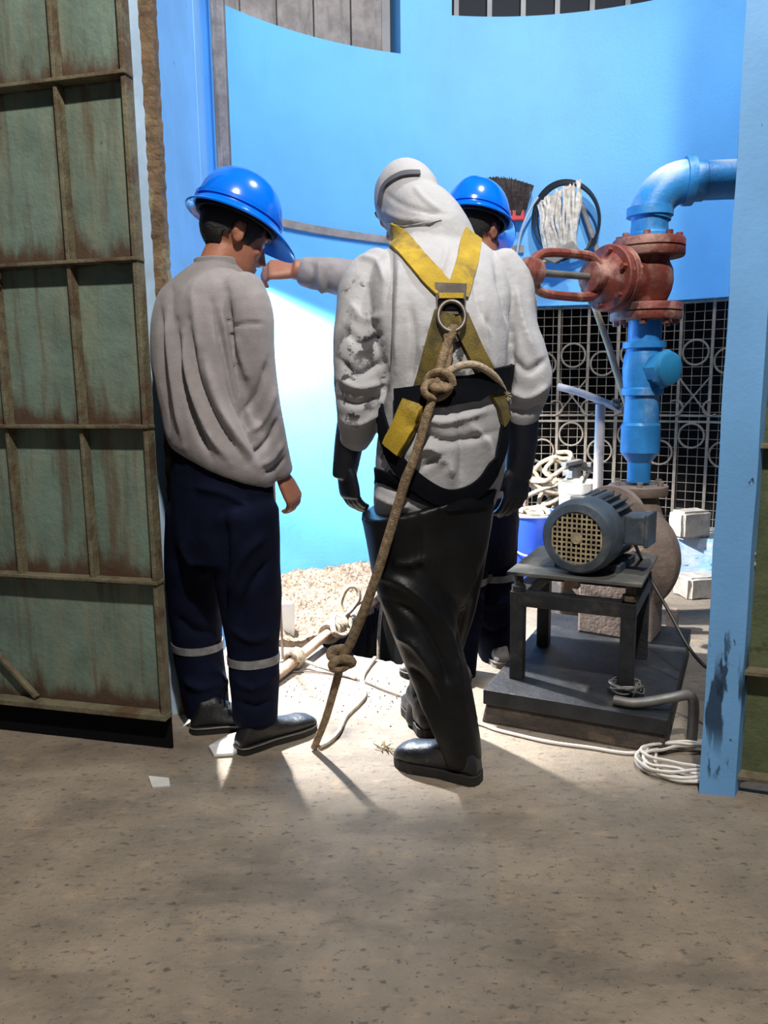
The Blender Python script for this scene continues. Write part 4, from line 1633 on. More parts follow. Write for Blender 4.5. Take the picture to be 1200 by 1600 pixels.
def hard_hat(root, o, f, u, a=.122, bq=.142, h=.142, peak=.055):
    f = V(f).normalized()
    u = (V(u) - f * V(u).dot(f)).normalized()
    r = f.cross(u)
    n = 64
    rings = []

    def rg(kx, ky, z, lip=0., pk=0., dz=0.):
        out = []
        for i in range(n):
            t = 2 * PI * i / n
            ca, sa = math.cos(t), math.sin(t)      # t = 0 is the front
            fr = max(ca, 0) ** 3
            R_ = 1
            x = (a * kx + lip) * sa
            y = (bq * ky + lip + pk * fr) * ca
            rib = 0
            if abs(x) < .03 and z > .05:
                rib = .006 * (1 - (abs(x) / .03) ** 2)
            out.append(o + r * x + f * y + u * (z + rib - dz * fr - .012 * pk / .055 * fr * (lip > 0)))
        return out
    prof = []
    for k in range(15):
        t = k / 14 * PI / 2
        prof.append((math.sin(t) ** .92, h * math.cos(t) ** .95))
    for k, z in prof:
        rings.append(rg(max(k, .02) * .93, max(k, .02) * .93, .012 + z * .96))
    rings.append(rg(.955, .955, .010))
    rings.append(rg(.955, .955, .002, .004))
    rings.append(rg(.955, .955, -.006, .016, peak * .9, .012))
    rings.append(rg(.955, .955, -.011, .020, peak, .014))
    rings.append(rg(.955, .955, -.015, .018, peak, .014))
    rings.append(rg(.94, .94, -.008, .004, peak * .5, .004))
    rings.append(rg(.90, .90, .004))
    rings.append(rg(.86, .86, .03))
    b = MB()
    b.loft(rings, caps=True)
    ob = b.build('hard_hat', m_hat, root, angle=50)
    b = MB()
    b.loft([rg(.86, .86, .03), rg(.86, .86, -.012), rg(.80, .80, -.012), rg(.80, .80, .03)], caps=False, closed=True)
    b.build('suspension_band', m_hatin, ob)
    b = MB()
    b.loft([rg(.965, .965, .018), rg(.965, .965, .030), rg(.945, .945, .030), rg(.945, .945, .018)], caps=False, closed=True)
    b.build('crown_bead', m_hat, ob)
    return ob


def shoe(root, heel, toe, m, k=1.0, high=.10, name='shoe', sole=m_sole, width=1.0):
    heel, toe = V((heel.x, heel.y, 0)), V((toe.x, toe.y, 0))
    d = (toe - heel)
    Ln = d.length
    d.normalize()
    s = V((d.y, -d.x, 0))
    mb = MB()
    rows = ((-.01, .022, .045, .05), (.03, .033, .062, .055), (.12, .037, high, .058), (.30, .039, high + .005, .058), (.42, .039, high * .82, .05), (.55, .042, .075, .042), (.68, .046, .066, .036), (.82, .047, .062, .034), (.93, .041, .052, .03), (1.0, .026, .038, .026))
    rings = []
    for t, w_, h, _ in rows:
        c = heel + d * Ln * t
        out = []
        for i in range(20):
            a = 2 * PI * i / 20
            ca, sa = math.cos(a), math.sin(a)
            wx = w_ * width * math.copysign(abs(ca) ** .75, ca)
            zz = .016 + (h - .016) * (.5 + .5 * math.copysign(abs(sa) ** .8, sa))
            wx *= 1 - .42 * max(0, (zz - .05) / max(h, .06)) * (1 if t > .35 else .35)
            out.append(c + s * wx + V((0, 0, zz)))
        rings.append(out)
    mb.loft(rings)
    me = organic(mb, .0055, 2)
    ob = link(name, me, m, root, angle=None)
    b = MB()
    outl = []
    for t, w_ in ((-.02, .012), (.0, .028), (.06, .037), (.2, .039), (.4, .037), (.58, .044), (.75, .050), (.88, .046), (.97, .034), (1.02, .014)):
        outl.append((t, w_ * width))
    pts = [heel + d * Ln * t + s * w_ for t, w_ in outl] + [heel + d * Ln * t - s * w_ for t, w_ in reversed(outl)]
    b.loft([[p + V((0, 0, z)) for p in pts] for z in (.0, .012, .026)])
    b.build('sole', sole, ob, smooth=False, bevel=.002)
    b = MB()
    pts2 = [heel + d * Ln * t + s * (w_ + .002) for t, w_ in outl] + [heel + d * Ln * t - s * (w_ + .002) for t, w_ in reversed(outl)]
    b.tube([p + V((0, 0, .024)) for p in pts2], .0028, 6, closed=True)
    b.build('welt', m_galv, ob)
    b = MB()
    for t in (.36, .41, .46, .51):
        c = heel + d * Ln * t
        zt = high * (1.06 - (t - .30) * 2.1)
        b.tube([c - s * .026 + V((0, 0, zt - .010)), c + V((0, 0, zt + .006)), c + s * .026 + V((0, 0, zt - .010))], .003, 6, smooth=8)
    b.build('laces', m_black_web, ob)
    return ob, heel, d, s, Ln


def band(root, me_bvh, c, axis, side, r, h, m, name='reflective_band', off=.003):
    """a closed tape ring hugging a leg: radial raycasts on its surface"""
    axis = V(axis).normalized()
    s = (V(side) - axis * V(side).dot(axis)).normalized()
    w_ = axis.cross(s)
    n = 36
    lo, hi, li, hj = [], [], [], []
    for i in range(n):
        a = 2 * PI * i / n
        dr = s * math.cos(a) + w_ * math.sin(a)
        for lst, lsti, q in ((lo, li, -h / 2), (hi, hj, h / 2)):
            o = c + axis * q
            hit = me_bvh.ray_cast(o, dr, r * 2)
            dd = (hit[0] - o).length if hit[0] is not None else r
            lst.append(o + dr * (dd + off))
            lsti.append(o + dr * (dd - .004))
    b = MB()
    b.loft([li, lo, hi, hj], caps=False, closed=True)
    return b.build(name, m, root, angle=60)


# ================================================================ man in grey shirt
A_s, A_f = unit(.80, -.60, 0), unit(.60, .80, 0)
mA = thing('person', 'man in grey long-sleeved shirt and blue hard hat by the rusty gate, head bowed', 'person', V((-.48, 2.40, 0)))
hc = W(366, 372, 2.41)
hf, hu = unit(.80, .42, -.44), unit(.36, .22, .9)
shR, elR, wrR = W(388, 478, 2.29), W(404, 625, 2.33), W(440, 740, 2.40)
shL, elL, wrL = W(280, 480, 2.47), W(306, 620, 2.60), W(330, 715, 2.66)
hipR, knR, anR = W(376, 790, 2.37), W(392, 950, 2.37), W(399, 1105, 2.335)
hipL, knL, anL = W(314, 790, 2.45), W(310, 950, 2.50), W(320, 1095, 2.50)
nk = W(338, 432, 2.385)
b = MB()
body_rings(b, [(W(346, 770, 2.39), .13, .10), (W(345, 700, 2.39), .125, .095), (W(333, 600, 2.39), .13, .10), (W(324, 510, 2.39), .145, .11), (W(326, 455, 2.39), .135, .085), (W(335, 432, 2.39), .06, .06)], A_s, A_f)
limb(b, [nk - V((0, 0, .03)), W(341, 416, 2.39), W(352, 390, 2.40), hc + V((-.01, 0, .0))], [.062, .057, .056, .055], seg=20)
P_ = head(b, hc, hf, hu)
for sh, el, wr in ((shR, elR, wrR), (shL, elL, wrL)):
    limb(b, [sh, sh.lerp(el, .5), el, el.lerp(wr, .4), wr], [.046, .044, .037, .037, .026])
hand(b, wrR, (.40, .10, -.9), (.80, -.50, .3), (.2, .9, .1), 1.0, .52, .5)
hand(b, wrL, (.2, .3, -.9), (-.8, .4, .2), (.4, .9, .1), .95, .45)
for hp, kn, an in ((hipR, knR, anR), (hipL, knL, anL)):
    limb(b, [hp, hp.lerp(kn, .5), kn, kn.lerp(an, .4), an, an - V((0, 0, .05))], [.07, .07, .056, .054, .042, .042])
link('body', organic(b, .0045, 3), m_skin, mA, angle=None)
eyes_hair(mA, P_, hc, hf, hu)
hard_hat(mA, hc + hu * .052 - hf * .012, unit(.80, .42, -.36), unit(.30, .2, .95), peak=.05)

b = MB()
body_rings(b, [(W(346, 727, 2.38), .168, .128, -.22, -.34), (W(345, 708, 2.38), .184, .140, -.20, -.30), (W(340, 665, 2.38), .188, .142, -.10, -.16), (W(330, 620, 2.38), .182, .138, 0, -.05), (W(322, 560, 2.38), .180, .138), (W(320, 505, 2.38), .176, .132), (W(322, 460, 2.38), .168, .112), (W(328, 436, 2.385), .128, .090), (W(334, 420, 2.385), .080, .074), (W(338, 412, 2.388), .064, .064), (W(340, 407, 2.39), .061, .062)], A_s, A_f, seg=40)
limb(b, [W(372, 458, 2.32), W(386, 490, 2.295), W(394, 560, 2.30), W(408, 640, 2.33), W(424, 700, 2.365), W(436, 736, 2.395)], [.078, .076, .068, .060, .052, .044], seg=24)
limb(b, [W(290, 465, 2.43), W(280, 500, 2.46), W(290, 560, 2.53), elL, wrL.lerp(elL, .5), wrL], [.07, .068, .064, .06, .052, .045], seg=24)
me = organic(b, .0065, 4)
folds(me, [
    ([(250, 470), (252, 560), (266, 690)], 6, -.010), ([(262, 480), (268, 570), (288, 700)], 6, .010), ([(276, 500), (282, 580), (304, 660), (330, 715)], 6, -.014),
    ([(287, 520), (296, 590), (325, 670), (362, 725)], 7, .012), ([(296, 500), (306, 580), (340, 660), (385, 722)], 6, -.014), ([(318, 560), (345, 640), (400, 725)], 7, .010),
    ([(330, 470), (352, 560), (372, 640), (412, 730)], 6, -.012), ([(345, 480), (362, 560), (390, 660)], 5, .006), ([(356, 455), (358, 500), (366, 560), (382, 640), (400, 690)], 5, -.014),
    ([(300, 450), (304, 500), (312, 560)], 8, .005), ([(270, 440), (268, 480), (272, 520)], 7, -.005), ([(360, 511), (385, 506), (412, 506)], 3, -.005),
    ([(420, 560), (404, 610), (378, 650)], 6, -.008), ([(432, 600), (415, 650), (388, 680)], 6, .007), ([(437, 650), (418, 690), (396, 712)], 6, -.009), ([(443, 690), (425, 715), (405, 730)], 5, .008), ([(448, 712), (430, 730), (412, 742)], 4, -.007),
    ([(368, 520), (378, 560), (392, 600)], 6, .006)], wrinkle=.0022, wscale=9, stretch=(1.4, 1.4, .5), seed=3)
shirtA = link('shirt', me, m_shirt, mA, angle=None)

b = MB()
body_rings(b, [(W(347, 872, 2.40), .15, .12), (W(347, 830, 2.40), .172, .134), (W(346, 770, 2.40), .176, .132), (W(345, 715, 2.39), .164, .122), (W(345, 690, 2.39), .158, .116), (W(344, 650, 2.39), .150, .108)], A_s, A_f, seg=40)
limb(b, [W(378, 800, 2.335), W(386, 880, 2.345), W(392, 950, 2.36), W(395, 1010, 2.36), W(398, 1060, 2.345), W(399, 1122, 2.335)], [.112, .104, .094, .083, .078, .070], seg=28)
limb(b, [W(313, 800, 2.45), W(307, 880, 2.47), W(307, 950, 2.49), W(309, 1010, 2.50), W(316, 1060, 2.50), W(323, 1108, 2.49)], [.112, .102, .090, .082, .078, .075], seg=28)
me = organic(b, .007, 4)
folds(me, [([(300, 760), (350, 770), (400, 800)], 8, .008), ([(420, 830), (380, 870), (350, 940)], 9, .010), ([(425, 870), (390, 920), (370, 980)], 8, -.010), ([(280, 840), (300, 880), (330, 900)], 8, .008),
           ([(350, 800), (352, 880), (348, 980)], 7, -.012), ([(275, 960), (300, 985), (340, 990)], 8, -.008), ([(360, 980), (395, 1000), (432, 985)], 7, .008), ([(365, 1060), (395, 1075), (430, 1055)], 7, .008), ([(368, 1095), (400, 1105), (430, 1090)], 6, -.008),
           ([(285, 1060), (315, 1075), (355, 1060)], 7, .010), ([(330, 1040), (345, 1060), (350, 1090)], 6, .010)], wrinkle=.005, wscale=8, seed=8)
cb = MB()
cb.loft([ring(W(339, 411, 2.388) + ZV * z, A_s * (.063 + o), A_f * (.063 + o), 36) for z, o in ((-.010, .0), (-.008, .006), (.008, .005), (.012, .0), (.010, -.004))], caps=False)
cb.build('collar', m_shirt, mA)
trA = link('trousers', me, m_navy, mA, angle=None)
bv = bvh_of(trA)
band(mA, bv, W(395, 1026, 2.36), (.02, -.03, -1), A_s, .12, .026, m_reflect)
band(mA, bv, W(309, 1006, 2.50), (0, 0, -1), A_s, .12, .026, m_reflect)
b = MB()
P = [ring(W(344, 704, 2.39) + ZV * z, A_s * (.166 + o), A_f * (.124 + o), 36, 2.3) for z, o in ((-.018, 0), (-.018, .004), (.018, .004), (.018, 0))]
b.loft(P, caps=False, closed=True)
b.build('belt', m_black_web, mA)
shoe(mA, G(372, 1177), G(490, 1136), m_boot, high=.11)
h0 = G(300, 1143)
shoe(mA, h0, h0 + A_f * .20 + A_s * .19, m_boot, high=.12)

# ================================================================ man in white coverall
B_s, B_f = unit(.96, .28, 0), unit(-.28, .96, 0)
mB = thing('person', 'person in dirty white hooded coverall with yellow harness, seen from behind, black waders', 'person', V((.12, 2.2, 0)))
hcB = W(634, 320, 2.47)
hfB, huB = unit(-.55, .60, -.62), unit(-.30, .55, .78)
LsL, LeL, LwL = W(572, 440, 2.30), W(562, 600, 2.22), W(540, 722, 2.27)
RsR, ReR, RwR = W(798, 440, 2.36), W(822, 590, 2.30), W(811, 722, 2.33)
hLm, kLm, aLm = W(640, 850, 2.21), W(668, 990, 2.165), W(722, 1150, 2.12)
hRm, kRm, aRm = W(712, 850, 2.29), W(690, 1000, 2.40), W(660, 1100, 2.47)
b = MB()
body_rings(b, [(W(675, 810, 2.24), .14, .10), (W(685, 700, 2.23), .135, .1), (W(692, 600, 2.23), .13, .1), (W(688, 500, 2.27), .16, .10), (W(688, 430, 2.33), .15, .085), (W(682, 392, 2.38), .06, .06)], B_s, B_f)
limb(b, [W(680, 400, 2.37), W(660, 365, 2.42), hcB], [.06, .056, .055])
Pb = head(b, hcB, hfB, huB)
for sh, el, wr in ((LsL, LeL, LwL), (RsR, ReR, RwR)):
    limb(b, [sh, sh.lerp(el, .5), el, el.lerp(wr, .4), wr], [.045, .04, .03, .026, .018])
hand(b, LwL, (.10, .06, -1), (-.75, -.6, .1), (.4, .9, 0), .66, .3, .45)
hand(b, RwR, (-.08, 0, -1), (.55, -.8, .1), (-.8, -.4, 0), .66, .28, .5)
for hp, kn, an in ((hLm, kLm, aLm), (hRm, kRm, aRm)):
    limb(b, [hp, hp.lerp(kn, .5), kn, kn.lerp(an, .4), an], [.08, .072, .056, .052, .04])
link('body', organic(b, .006, 3), m_skin, mB, angle=None)
eyes_hair(mB, Pb, hcB, hfB, huB)

# coverall
b = MB()
body_rings(b, [(W(676, 815, 2.25), .165, .125), (W(680, 785, 2.24), .182, .135), (W(686, 745, 2.23), .188, .142), (W(690, 700, 2.225), .188, .150), (W(693, 655, 2.22), .182, .146), (W(695, 605, 2.22), .176, .130), (W(692, 545, 2.235), .188, .136), (W(688, 480, 2.265), .205, .138), (W(686, 432, 2.30), .206, .125), (W(686, 400, 2.34), .175, .105), (W(686, 378, 2.37), .125, .088), (W(682, 360, 2.385), .10, .085)], B_s, B_f, seg=44)
limb(b, [W(600, 420, 2.32), W(572, 450, 2.30), W(563, 510, 2.26), W(561, 570, 2.225), W(562, 625, 2.225), W(558, 668, 2.25), W(552, 690, 2.26)], [.070, .076, .074, .072, .068, .056, .046], seg=26)
limb(b, [W(775, 415, 2.37), W(795, 450, 2.36), W(802, 510, 2.33), W(816, 565, 2.305), W(821, 600, 2.30), W(816, 635, 2.31), W(814, 658, 2.32)], [.068, .072, .070, .076, .074, .060, .046], seg=26)
# hood
rB = hfB.cross(huB).normalized()
b.ell(hcB - hfB * .012 + huB * .012, rB * .090, hfB * .108, (rB.cross(hfB)) * .126, 28, 18)
limb(b, [W(688, 395, 2.37), W(680, 368, 2.385), W(662, 345, 2.41), W(644, 328, 2.445)], [(.118, .095), (.108, .098), (.104, .104), (.094, .098)], side=unit(.9, .3, .2), seg=28)
me = organic(b, .0065, 4)
folds(me, [
    ([(612, 375), (608, 450), (604, 540), (598, 640)], 6, -.016), ([(625, 400), (622, 480), (620, 580)], 6, .007), ([(640, 470), (648, 540), (640, 600)], 6, -.006),
    ([(770, 400), (790, 470), (800, 540), (792, 640)], 6, -.014), ([(752, 470), (760, 540), (775, 590)], 7, .007), ([(530, 560), (560, 585), (604, 560)], 6, -.010), ([(528, 590), (562, 606), (602, 596)], 6, .010), ([(528, 622), (560, 632), (600, 615)], 6, -.010), ([(532, 655), (560, 662), (598, 640)], 6, .008),
    ([(545, 470), (570, 500), (602, 490)], 7, .007), ([(535, 510), (565, 535), (600, 520)], 6, -.008), ([(858, 600), (825, 620), (795, 610)], 6, .009), ([(855, 560), (825, 580), (800, 560)], 6, -.009), ([(856, 630), (825, 642), (792, 640)], 5, -.008), ([(805, 440), (815, 500), (838, 560)], 6, .008),
    ([(640, 640), (690, 660), (770, 640)], 7, .010), ([(645, 665), (700, 690), (775, 675)], 7, -.010), ([(640, 710), (672, 700), (700, 725), (705, 750)], 7, .012), ([(655, 735), (690, 712), (702, 740)], 5, -.010), ([(730, 660), (760, 690), (770, 740)], 7, .008), ([(715, 640), (722, 700), (720, 755)], 7, -.008),
    ([(690, 640), (700, 625), (760, 620)], 5, .008), ([(600, 300), (625, 318), (660, 330), (700, 336)], 4, -.004), ([(598, 330), (630, 342), (680, 348)], 4, .004), ([(645, 290), (665, 312), (690, 330)], 4, .004), ([(600, 358), (640, 352), (690, 352)], 4, -.006),
    ([(700, 380), (690, 420), (676, 450)], 5, .005), ([(740, 420), (748, 480), (770, 520)], 6, -.006), ([(560, 400), (590, 410), (606, 450)], 6, .006), ([(575, 740), (610, 760), (640, 770)], 7, -.010), ([(580, 770), (610, 785), (645, 792)], 6, .008)],
    wrinkle=.0035, wscale=10, stretch=(1.1, 1.1, 1), seed=12)
st = lambda px, py, Y, r: (W(px, py, Y), r)
spots = [(565, 540, 2.19, .085, .47), (552, 635, 2.19, .075, .52), (560, 470, 2.22, .07, .56), (585, 590, 2.18, .08, .56), (545, 600, 2.19, .09, .56), (600, 720, 2.12, .08, .5), (790, 580, 2.24, .06, .54), (700, 560, 2.10, .10, .48)]
m_suit = mat('soiled_white_coverall', L(176, 176, 180), .75, var=.04, vscale=6, layers=[(L(150, 142, 132), 5, .56, .78, (1, 1, 1), .35)] +
             [(L(38, 38, 44), 20, lo, lo + .06, (1, 1, 1), .9, W(x, y, Y), r * 1.15) for x, y, Y, r, lo in spots], bump=.25, bscale=45)
suit = link('coverall', me, m_suit, mB, angle=None)

# waders
b = MB()
body_rings(b, [(W(664, 940, 2.25), .12, .11), (W(664, 900, 2.24), .155, .13), (W(668, 850, 2.235), .178, .142), (W(669, 805, 2.235), .192, .150, 0, .12), (W(669, 776, 2.235), .199, .156, .0, .27)], B_s, B_f, seg=44)
limb(b, [W(636, 840, 2.215), W(645, 910, 2.19), W(662, 975, 2.17), W(682, 1040, 2.15), W(702, 1100, 2.13), W(716, 1150, 2.12), W(722, 1185, 2.115)], [.112, .108, .098, .086, .074, .064, .058], seg=28)
limb(b, [W(706, 840, 2.29), W(700, 910, 2.33), W(690, 980, 2.38), W(678, 1040, 2.43), W(664, 1095, 2.47), W(657, 1125, 2.475)], [.112, .102, .088, .074, .058, .054], seg=28)
me = organic(b, .007, 5)
folds(me, [([(585, 895), (640, 920), (700, 990), (725, 1100)], 9, .012), ([(600, 935), (650, 965), (690, 1030), (700, 1080)], 8, -.010), ([(615, 990), (650, 1010), (690, 1070)], 8, .010), ([(632, 1040), (660, 1060), (690, 1110)], 7, -.008),
           ([(610, 880), (640, 880), (670, 870)], 9, .010), ([(640, 1075), (668, 1110), (690, 1160)], 7, .008), ([(735, 930), (722, 980), (712, 1030)], 6, -.012), ([(745, 880), (728, 930), (726, 960)], 5, .010), ([(650, 820), (655, 860), (650, 900)], 7, -.006)],
      wrinkle=.004, wscale=6, seed=21)
wad = link('waders', me, m_rubber, mB, angle=None)
# rubber boots
for (hl, te, shp, nm) in ((G(748, 1222), G(622, 1190), [W(722, 1130, 2.12), W(724, 1175, 2.11)], 0), (G(672, 1152), G(640, 1128), [W(658, 1090, 2.47), W(656, 1125, 2.46)], 1)):
    te = te if not nm else V((hl.x - .05, hl.y + .24, 0))
    mb = MB()
    d = (te - hl)
    Ln = d.length
    d.normalize()
    s = V((d.y, -d.x, 0))
    rows = ((-.01, .024, .06), (.04, .036, .10), (.14, .041, .15), (.30, .043, .15), (.42, .042, .12), (.55, .046, .095), (.70, .051, .085), (.84, .051, .078), (.95, .042, .064), (1.02, .024, .045))
    rings = []
    for t, w_, h in rows:
        rings.append([hl + d * Ln * t + s * w_ * math.copysign(abs(math.cos(a)) ** .75, math.cos(a)) + ZV * (.014 + (h - .014) * (.5 + .5 * math.copysign(abs(math.sin(a)) ** .85, math.sin(a)))) for a in [2 * PI * i / 20 for i in range(20)]])
    mb.loft(rings)
    limb(mb, [shp[0] + ZV * .02, hl + d * Ln * .2 + ZV * .10, hl + d * Ln * .22 + ZV * .05], [.046, .044, .042] if not nm else [.056, .05, .045], seg=22)
    me = organic(mb, .006, 3)
    ob = link('boot', me, m_bootr, mB, angle=None)
    b = MB()
    outl = ((-.03, .014), (.0, .032), (.06, .041), (.22, .042), (.42, .040), (.58, .047), (.76, .054), (.9, .048), (.98, .034), (1.03, .014))
    pts = [hl + d * Ln * t + s * w_ for t, w_ in outl] + [hl + d * Ln * t - s * w_ for t, w_ in reversed(outl)]
    b.loft([[V((p.x, p.y, z)) for p in pts] for z in (.0, .014, .03)])
    b.build('sole', m_sole, ob, smooth=False, bevel=.002)

# gauntlets
b = MB()
limb(b, [W(551, 664, 2.255), W(546, 690, 2.265), W(541, 722, 2.27), W(538, 744, 2.27)], [(.047, .047), (.044, .040), (.040, .032), (.037, .024)], side=B_s, seg=22)
hand(b, W(539, 722, 2.27), (.13, .06, -1), (-.75, -.6, .1), (.4, .9, 0), 1.12, .30, .45, .95)
link('glove', organic(b, .0045, 2), m_glove, mB, angle=None)
b = MB()
limb(b, [W(814, 640, 2.315), W(815, 680, 2.325), W(813, 715, 2.33), W(810, 745, 2.33)], [(.052, .05), (.05, .048), (.046, .038), (.044, .026)], side=B_s, seg=22)
hand(b, W(811, 722, 2.33), (-.08, .0, -1), (.55, -.8, .1), (-.8, -.4, 0), 1.2, .28, .5, 1.0)
link('glove', organic(b, .0045, 2), m_glove, mB, angle=None)

# harness
bv = bvh_of(suit, wad)
har = thing_h = bpy.data.objects.new('harness', None)
COL.objects.link(har)
har.parent = mB
har.matrix_parent_inverse = world_of(mB).inverted()
har.location = V((.2, 2.1, 1.2))


def harn(b, name, m):
    return b.build(name, m, har, angle=60)


b = MB()
strip_on(b, bv, [(614, 362), (636, 390), (660, 418), (692, 452)], .062, .005, .003)
harn(b, 'shoulder_strap', m_yellow)
b = MB()
strip_on(b, bv, [(737, 368), (734, 386), (728, 415), (714, 460)], .060, .005, .003)
harn(b, 'shoulder_strap', m_yellow)
b = MB()
strip_on(b, bv, [(694, 490), (680, 540), (666, 595), (650, 640), (632, 680), (618, 706)], .056, .005, .004)
harn(b, 'lower_strap', m_yellow_dark)
b = MB()
strip_on(b, bv, [(716, 495), (738, 545), (762, 590), (780, 630), (788, 660)], .052, .005, .004)
harn(b, 'lower_strap', m_yellow_dark)
b = MB()
strip_on(b, bv, [(650, 632), (637, 658), (628, 680), (616, 702)], .06, .006, .010)
o = harn(b, 'strap_end', m_yellow)
o['label'] = 'bright yellow strap end'
b = MB()
strip_on(b, bv, [(622, 628), (655, 624), (690, 616), (740, 605), (794, 586)], .068, .006, .007)
harn(b, 'waist_belt', m_black_web)
b = MB()
strip_on(b, bv, [(596, 640), (604, 680), (622, 722), (650, 752), (690, 776), (730, 772), (762, 745), (782, 700), (790, 640)], .05, .005, .003, n=40)
harn(b, 'seat_strap', m_black_web)
b = MB()
strip_on(b, bv, [(575, 742), (600, 745), (640, 765), (700, 785), (770, 775)], .045, .004, .002)
harn(b, 'seat_strap', m_black_web)
Pd, Nd = strip_on(MB(), bv, [(700, 445), (704, 470), (706, 500)], .05)
Dc = Pd[len(Pd) // 2]
Dn = unit(0, -1, .15)
dx = (CR - Dn * CR.dot(Dn)).normalized()
dy = Dn.cross(dx)
dy = dy if dy.z > 0 else -dy
pxm = 2.12 / 1200
b = MB()
q = [(-24, 26), (24, 24), (22, -14), (16, -22), (-16, -22), (-22, -14)]
b.loft([[Dc + Dn * o + dx * x * pxm + dy * y * pxm for x, y in q] for o in (.006, .014)])
harn(b, 'back_pad', m_dring)
b = MB()
q = [(-19, 3), (19, 3), (18, -5), (-18, -5)]
b.loft([[Dc + Dn * o + dx * x * pxm + dy * (y + 6) * pxm for x, y in q] for o in (.010, .022)])
harn(b, 'pad_keeper', m_yellow)
b = MB()
q = [(-20, 12), (20, 12), (20, -4), (-20, -4)]
b.loft([[Dc + Dn * o + dx * x * pxm + dy * (y - 12) * pxm for x, y in q] for o in (.010, .018)])
harn(b, 'pad_keeper', m_black_web)
DR = Dc + Dn * .022 - dy * 28 * pxm
b = MB()
P = [DR + dx * 20 * pxm * math.cos(t) + dy * (24 * pxm * math.sin(t)) + Dn * (.012 - .012 * math.sin(t)) for t in [2 * PI * i / 36 for i in range(36)]]
b.tube(P, .0062, 10, closed=True)
harn(b, 'd_ring', m_dring)
b = MB()
strip_on(b, bv, [(595, 322), (597, 308), (600, 296), (608, 285), (630, 273), (656, 272)], .015, .004, .003)
b.build('goggle_strap', m_strap, mB, angle=60)
b = MB()
strip_on(b, bv, [(606, 350), (640, 352), (690, 343)], .006, .002, .001)
b.build('hood_seam', m_suit, mB, angle=60)

# lifeline rope from the d-ring down to the floor
life = thing('safety_rope', 'tan safety rope from the harness ring through a knot down to the floor', 'rope', G(492, 1168))


def near(px, py, off=.02, fall=2.1):
    h, n_ = cast(bv, px, py)
    if h is None:
        return W(px, py, fall)
    return h - ray(px, py).normalized() * off


b = MB()
e0 = DR - dy * 22 * pxm
P = [e0 + Dn * .014 + V((.008, 0, .012)), e0 + Dn * .020 - dy * .01, near(700, 535, .025), near(690, 565, .025), near(684, 598, .028), near(676, 622, .025), near(664, 660, .02), near(648, 715, .022), near(634, 750, .022), W(622, 790, 2.085), W(606, 842, 2.09), W(590, 895, 2.11), W(572, 945, 2.14), W(552, 995, 2.18), W(536, 1026, 2.205)]
b.tube(P, [.0125] * 8 + [.0145] * 7, 12, smooth=120)
b.build('standing_part', m_rope, life)
b = MB()
P = [e0 + Dn * .0 + V((.006, .006, .012)), e0 + Dn * .016 + V((-.012, 0, -.012)), near(702, 545, .02), near(697, 580, .022), near(692, 600, .03)]
b.tube(P, .0105, 12, smooth=40)
b.build('return_part', m_rope, life)
b = MB()
kc = near(684, 602, .03)
P = []
for k in range(34):
    a = k * .62
    P.append(kc + dx * (.030 * math.cos(a) + .010 * math.cos(a * .41)) + dy * (.022 * math.sin(a) + .016 * math.sin(a * .5)) + Dn * (.006 + .014 * math.sin(a * 1.5)))
b.tube(P, .0100, 10, smooth=200)
b.build('upper_knot', m_rope, life)
b = MB()
P = [kc + dx * .01, near(700, 582, .03), near(722, 571, .035), near(745, 571, .035), near(768, 584, .03), near(782, 602, .022), near(788, 616, .02)]
b.tube(P, .0105, 12, smooth=50)
o = b.build('tail', m_rope_pale, life)
b = MB()
for k in range(8):
    a = 2 * PI * k / 8
    b.tube([P[-1], P[-1] + dx * (.012 + .008 * math.cos(a)) + dy * (-.006 + .012 * math.sin(a))], .002, 5)
b.build('frayed_end', m_rope_pale, life)
b = MB()
kc = W(533, 1030, 2.20)
P = []
for k in range(30):
    a = k * .6 + .5
    P.append(kc + V((.028 * math.cos(a) + .006 * math.sin(a * .3), .020 * math.sin(a * .53), .018 * math.sin(a) + .012 * math.cos(a * .37))))
b.tube(P, .0135, 10, smooth=160)
b.build('lower_knot', m_rope, life)
b = MB()
ge = G(491, 1168, .008)
P = [W(534, 1028, 2.205), W(529, 1052, 2.215), W(520, 1085, 2.235), W(508, 1125, 2.26), ge]
b.tube(P, [.0135, .0115], 12, smooth=40)
b.build('lower_part', m_rope, life)

# ================================================================ man behind
C_s, C_f = unit(.70, .71, 0), unit(-.71, .70, 0)
mC = thing('person', 'man in blue hard hat half hidden behind the white coverall, one arm stretched out', 'person', V((.42, 2.97, 0)))
hcC = W(745, 366, 2.98)
hfC, huC = unit(.55, .72, -.28), unit(.12, .2, .96)
sL, eL, wL = W(702, 458, 2.90), W(580, 442, 2.85), W(468, 422, 2.80)
sR, eR, wR = W(806, 455, 3.02), W(818, 560, 3.02), W(790, 660, 2.90)
hR, kR, aR = W(772, 800, 3.04), W(768, 910, 3.04), W(772, 1005, 3.10)
hL, kL, aL = W(728, 800, 2.93), W(722, 930, 2.92), W(718, 1045, 2.92)
b = MB()
body_rings(b, [(W(752, 790, 2.98), .14, .10), (W(752, 700, 2.98), .135, .1), (W(754, 600, 2.98), .14, .1), (W(756, 500, 2.97), .16, .11), (W(756, 445, 2.97), .15, .09), (W(756, 415, 2.97), .06, .06)], C_s, C_f)
limb(b, [W(756, 420, 2.97), W(755, 402, 2.97), hcC], [.062, .058, .056])
Pc = head(b, hcC, hfC, huC)
for sh, el, wr in ((sL, eL, wL), (sR, eR, wR)):
    limb(b, [sh, sh.lerp(el, .5), el, el.lerp(wr, .4), wr], [.05, .048, .042, .042, .032])
limb(b, [eL, wL, wL + (wL - eL).normalized() * .02], [.044, .036, .036])
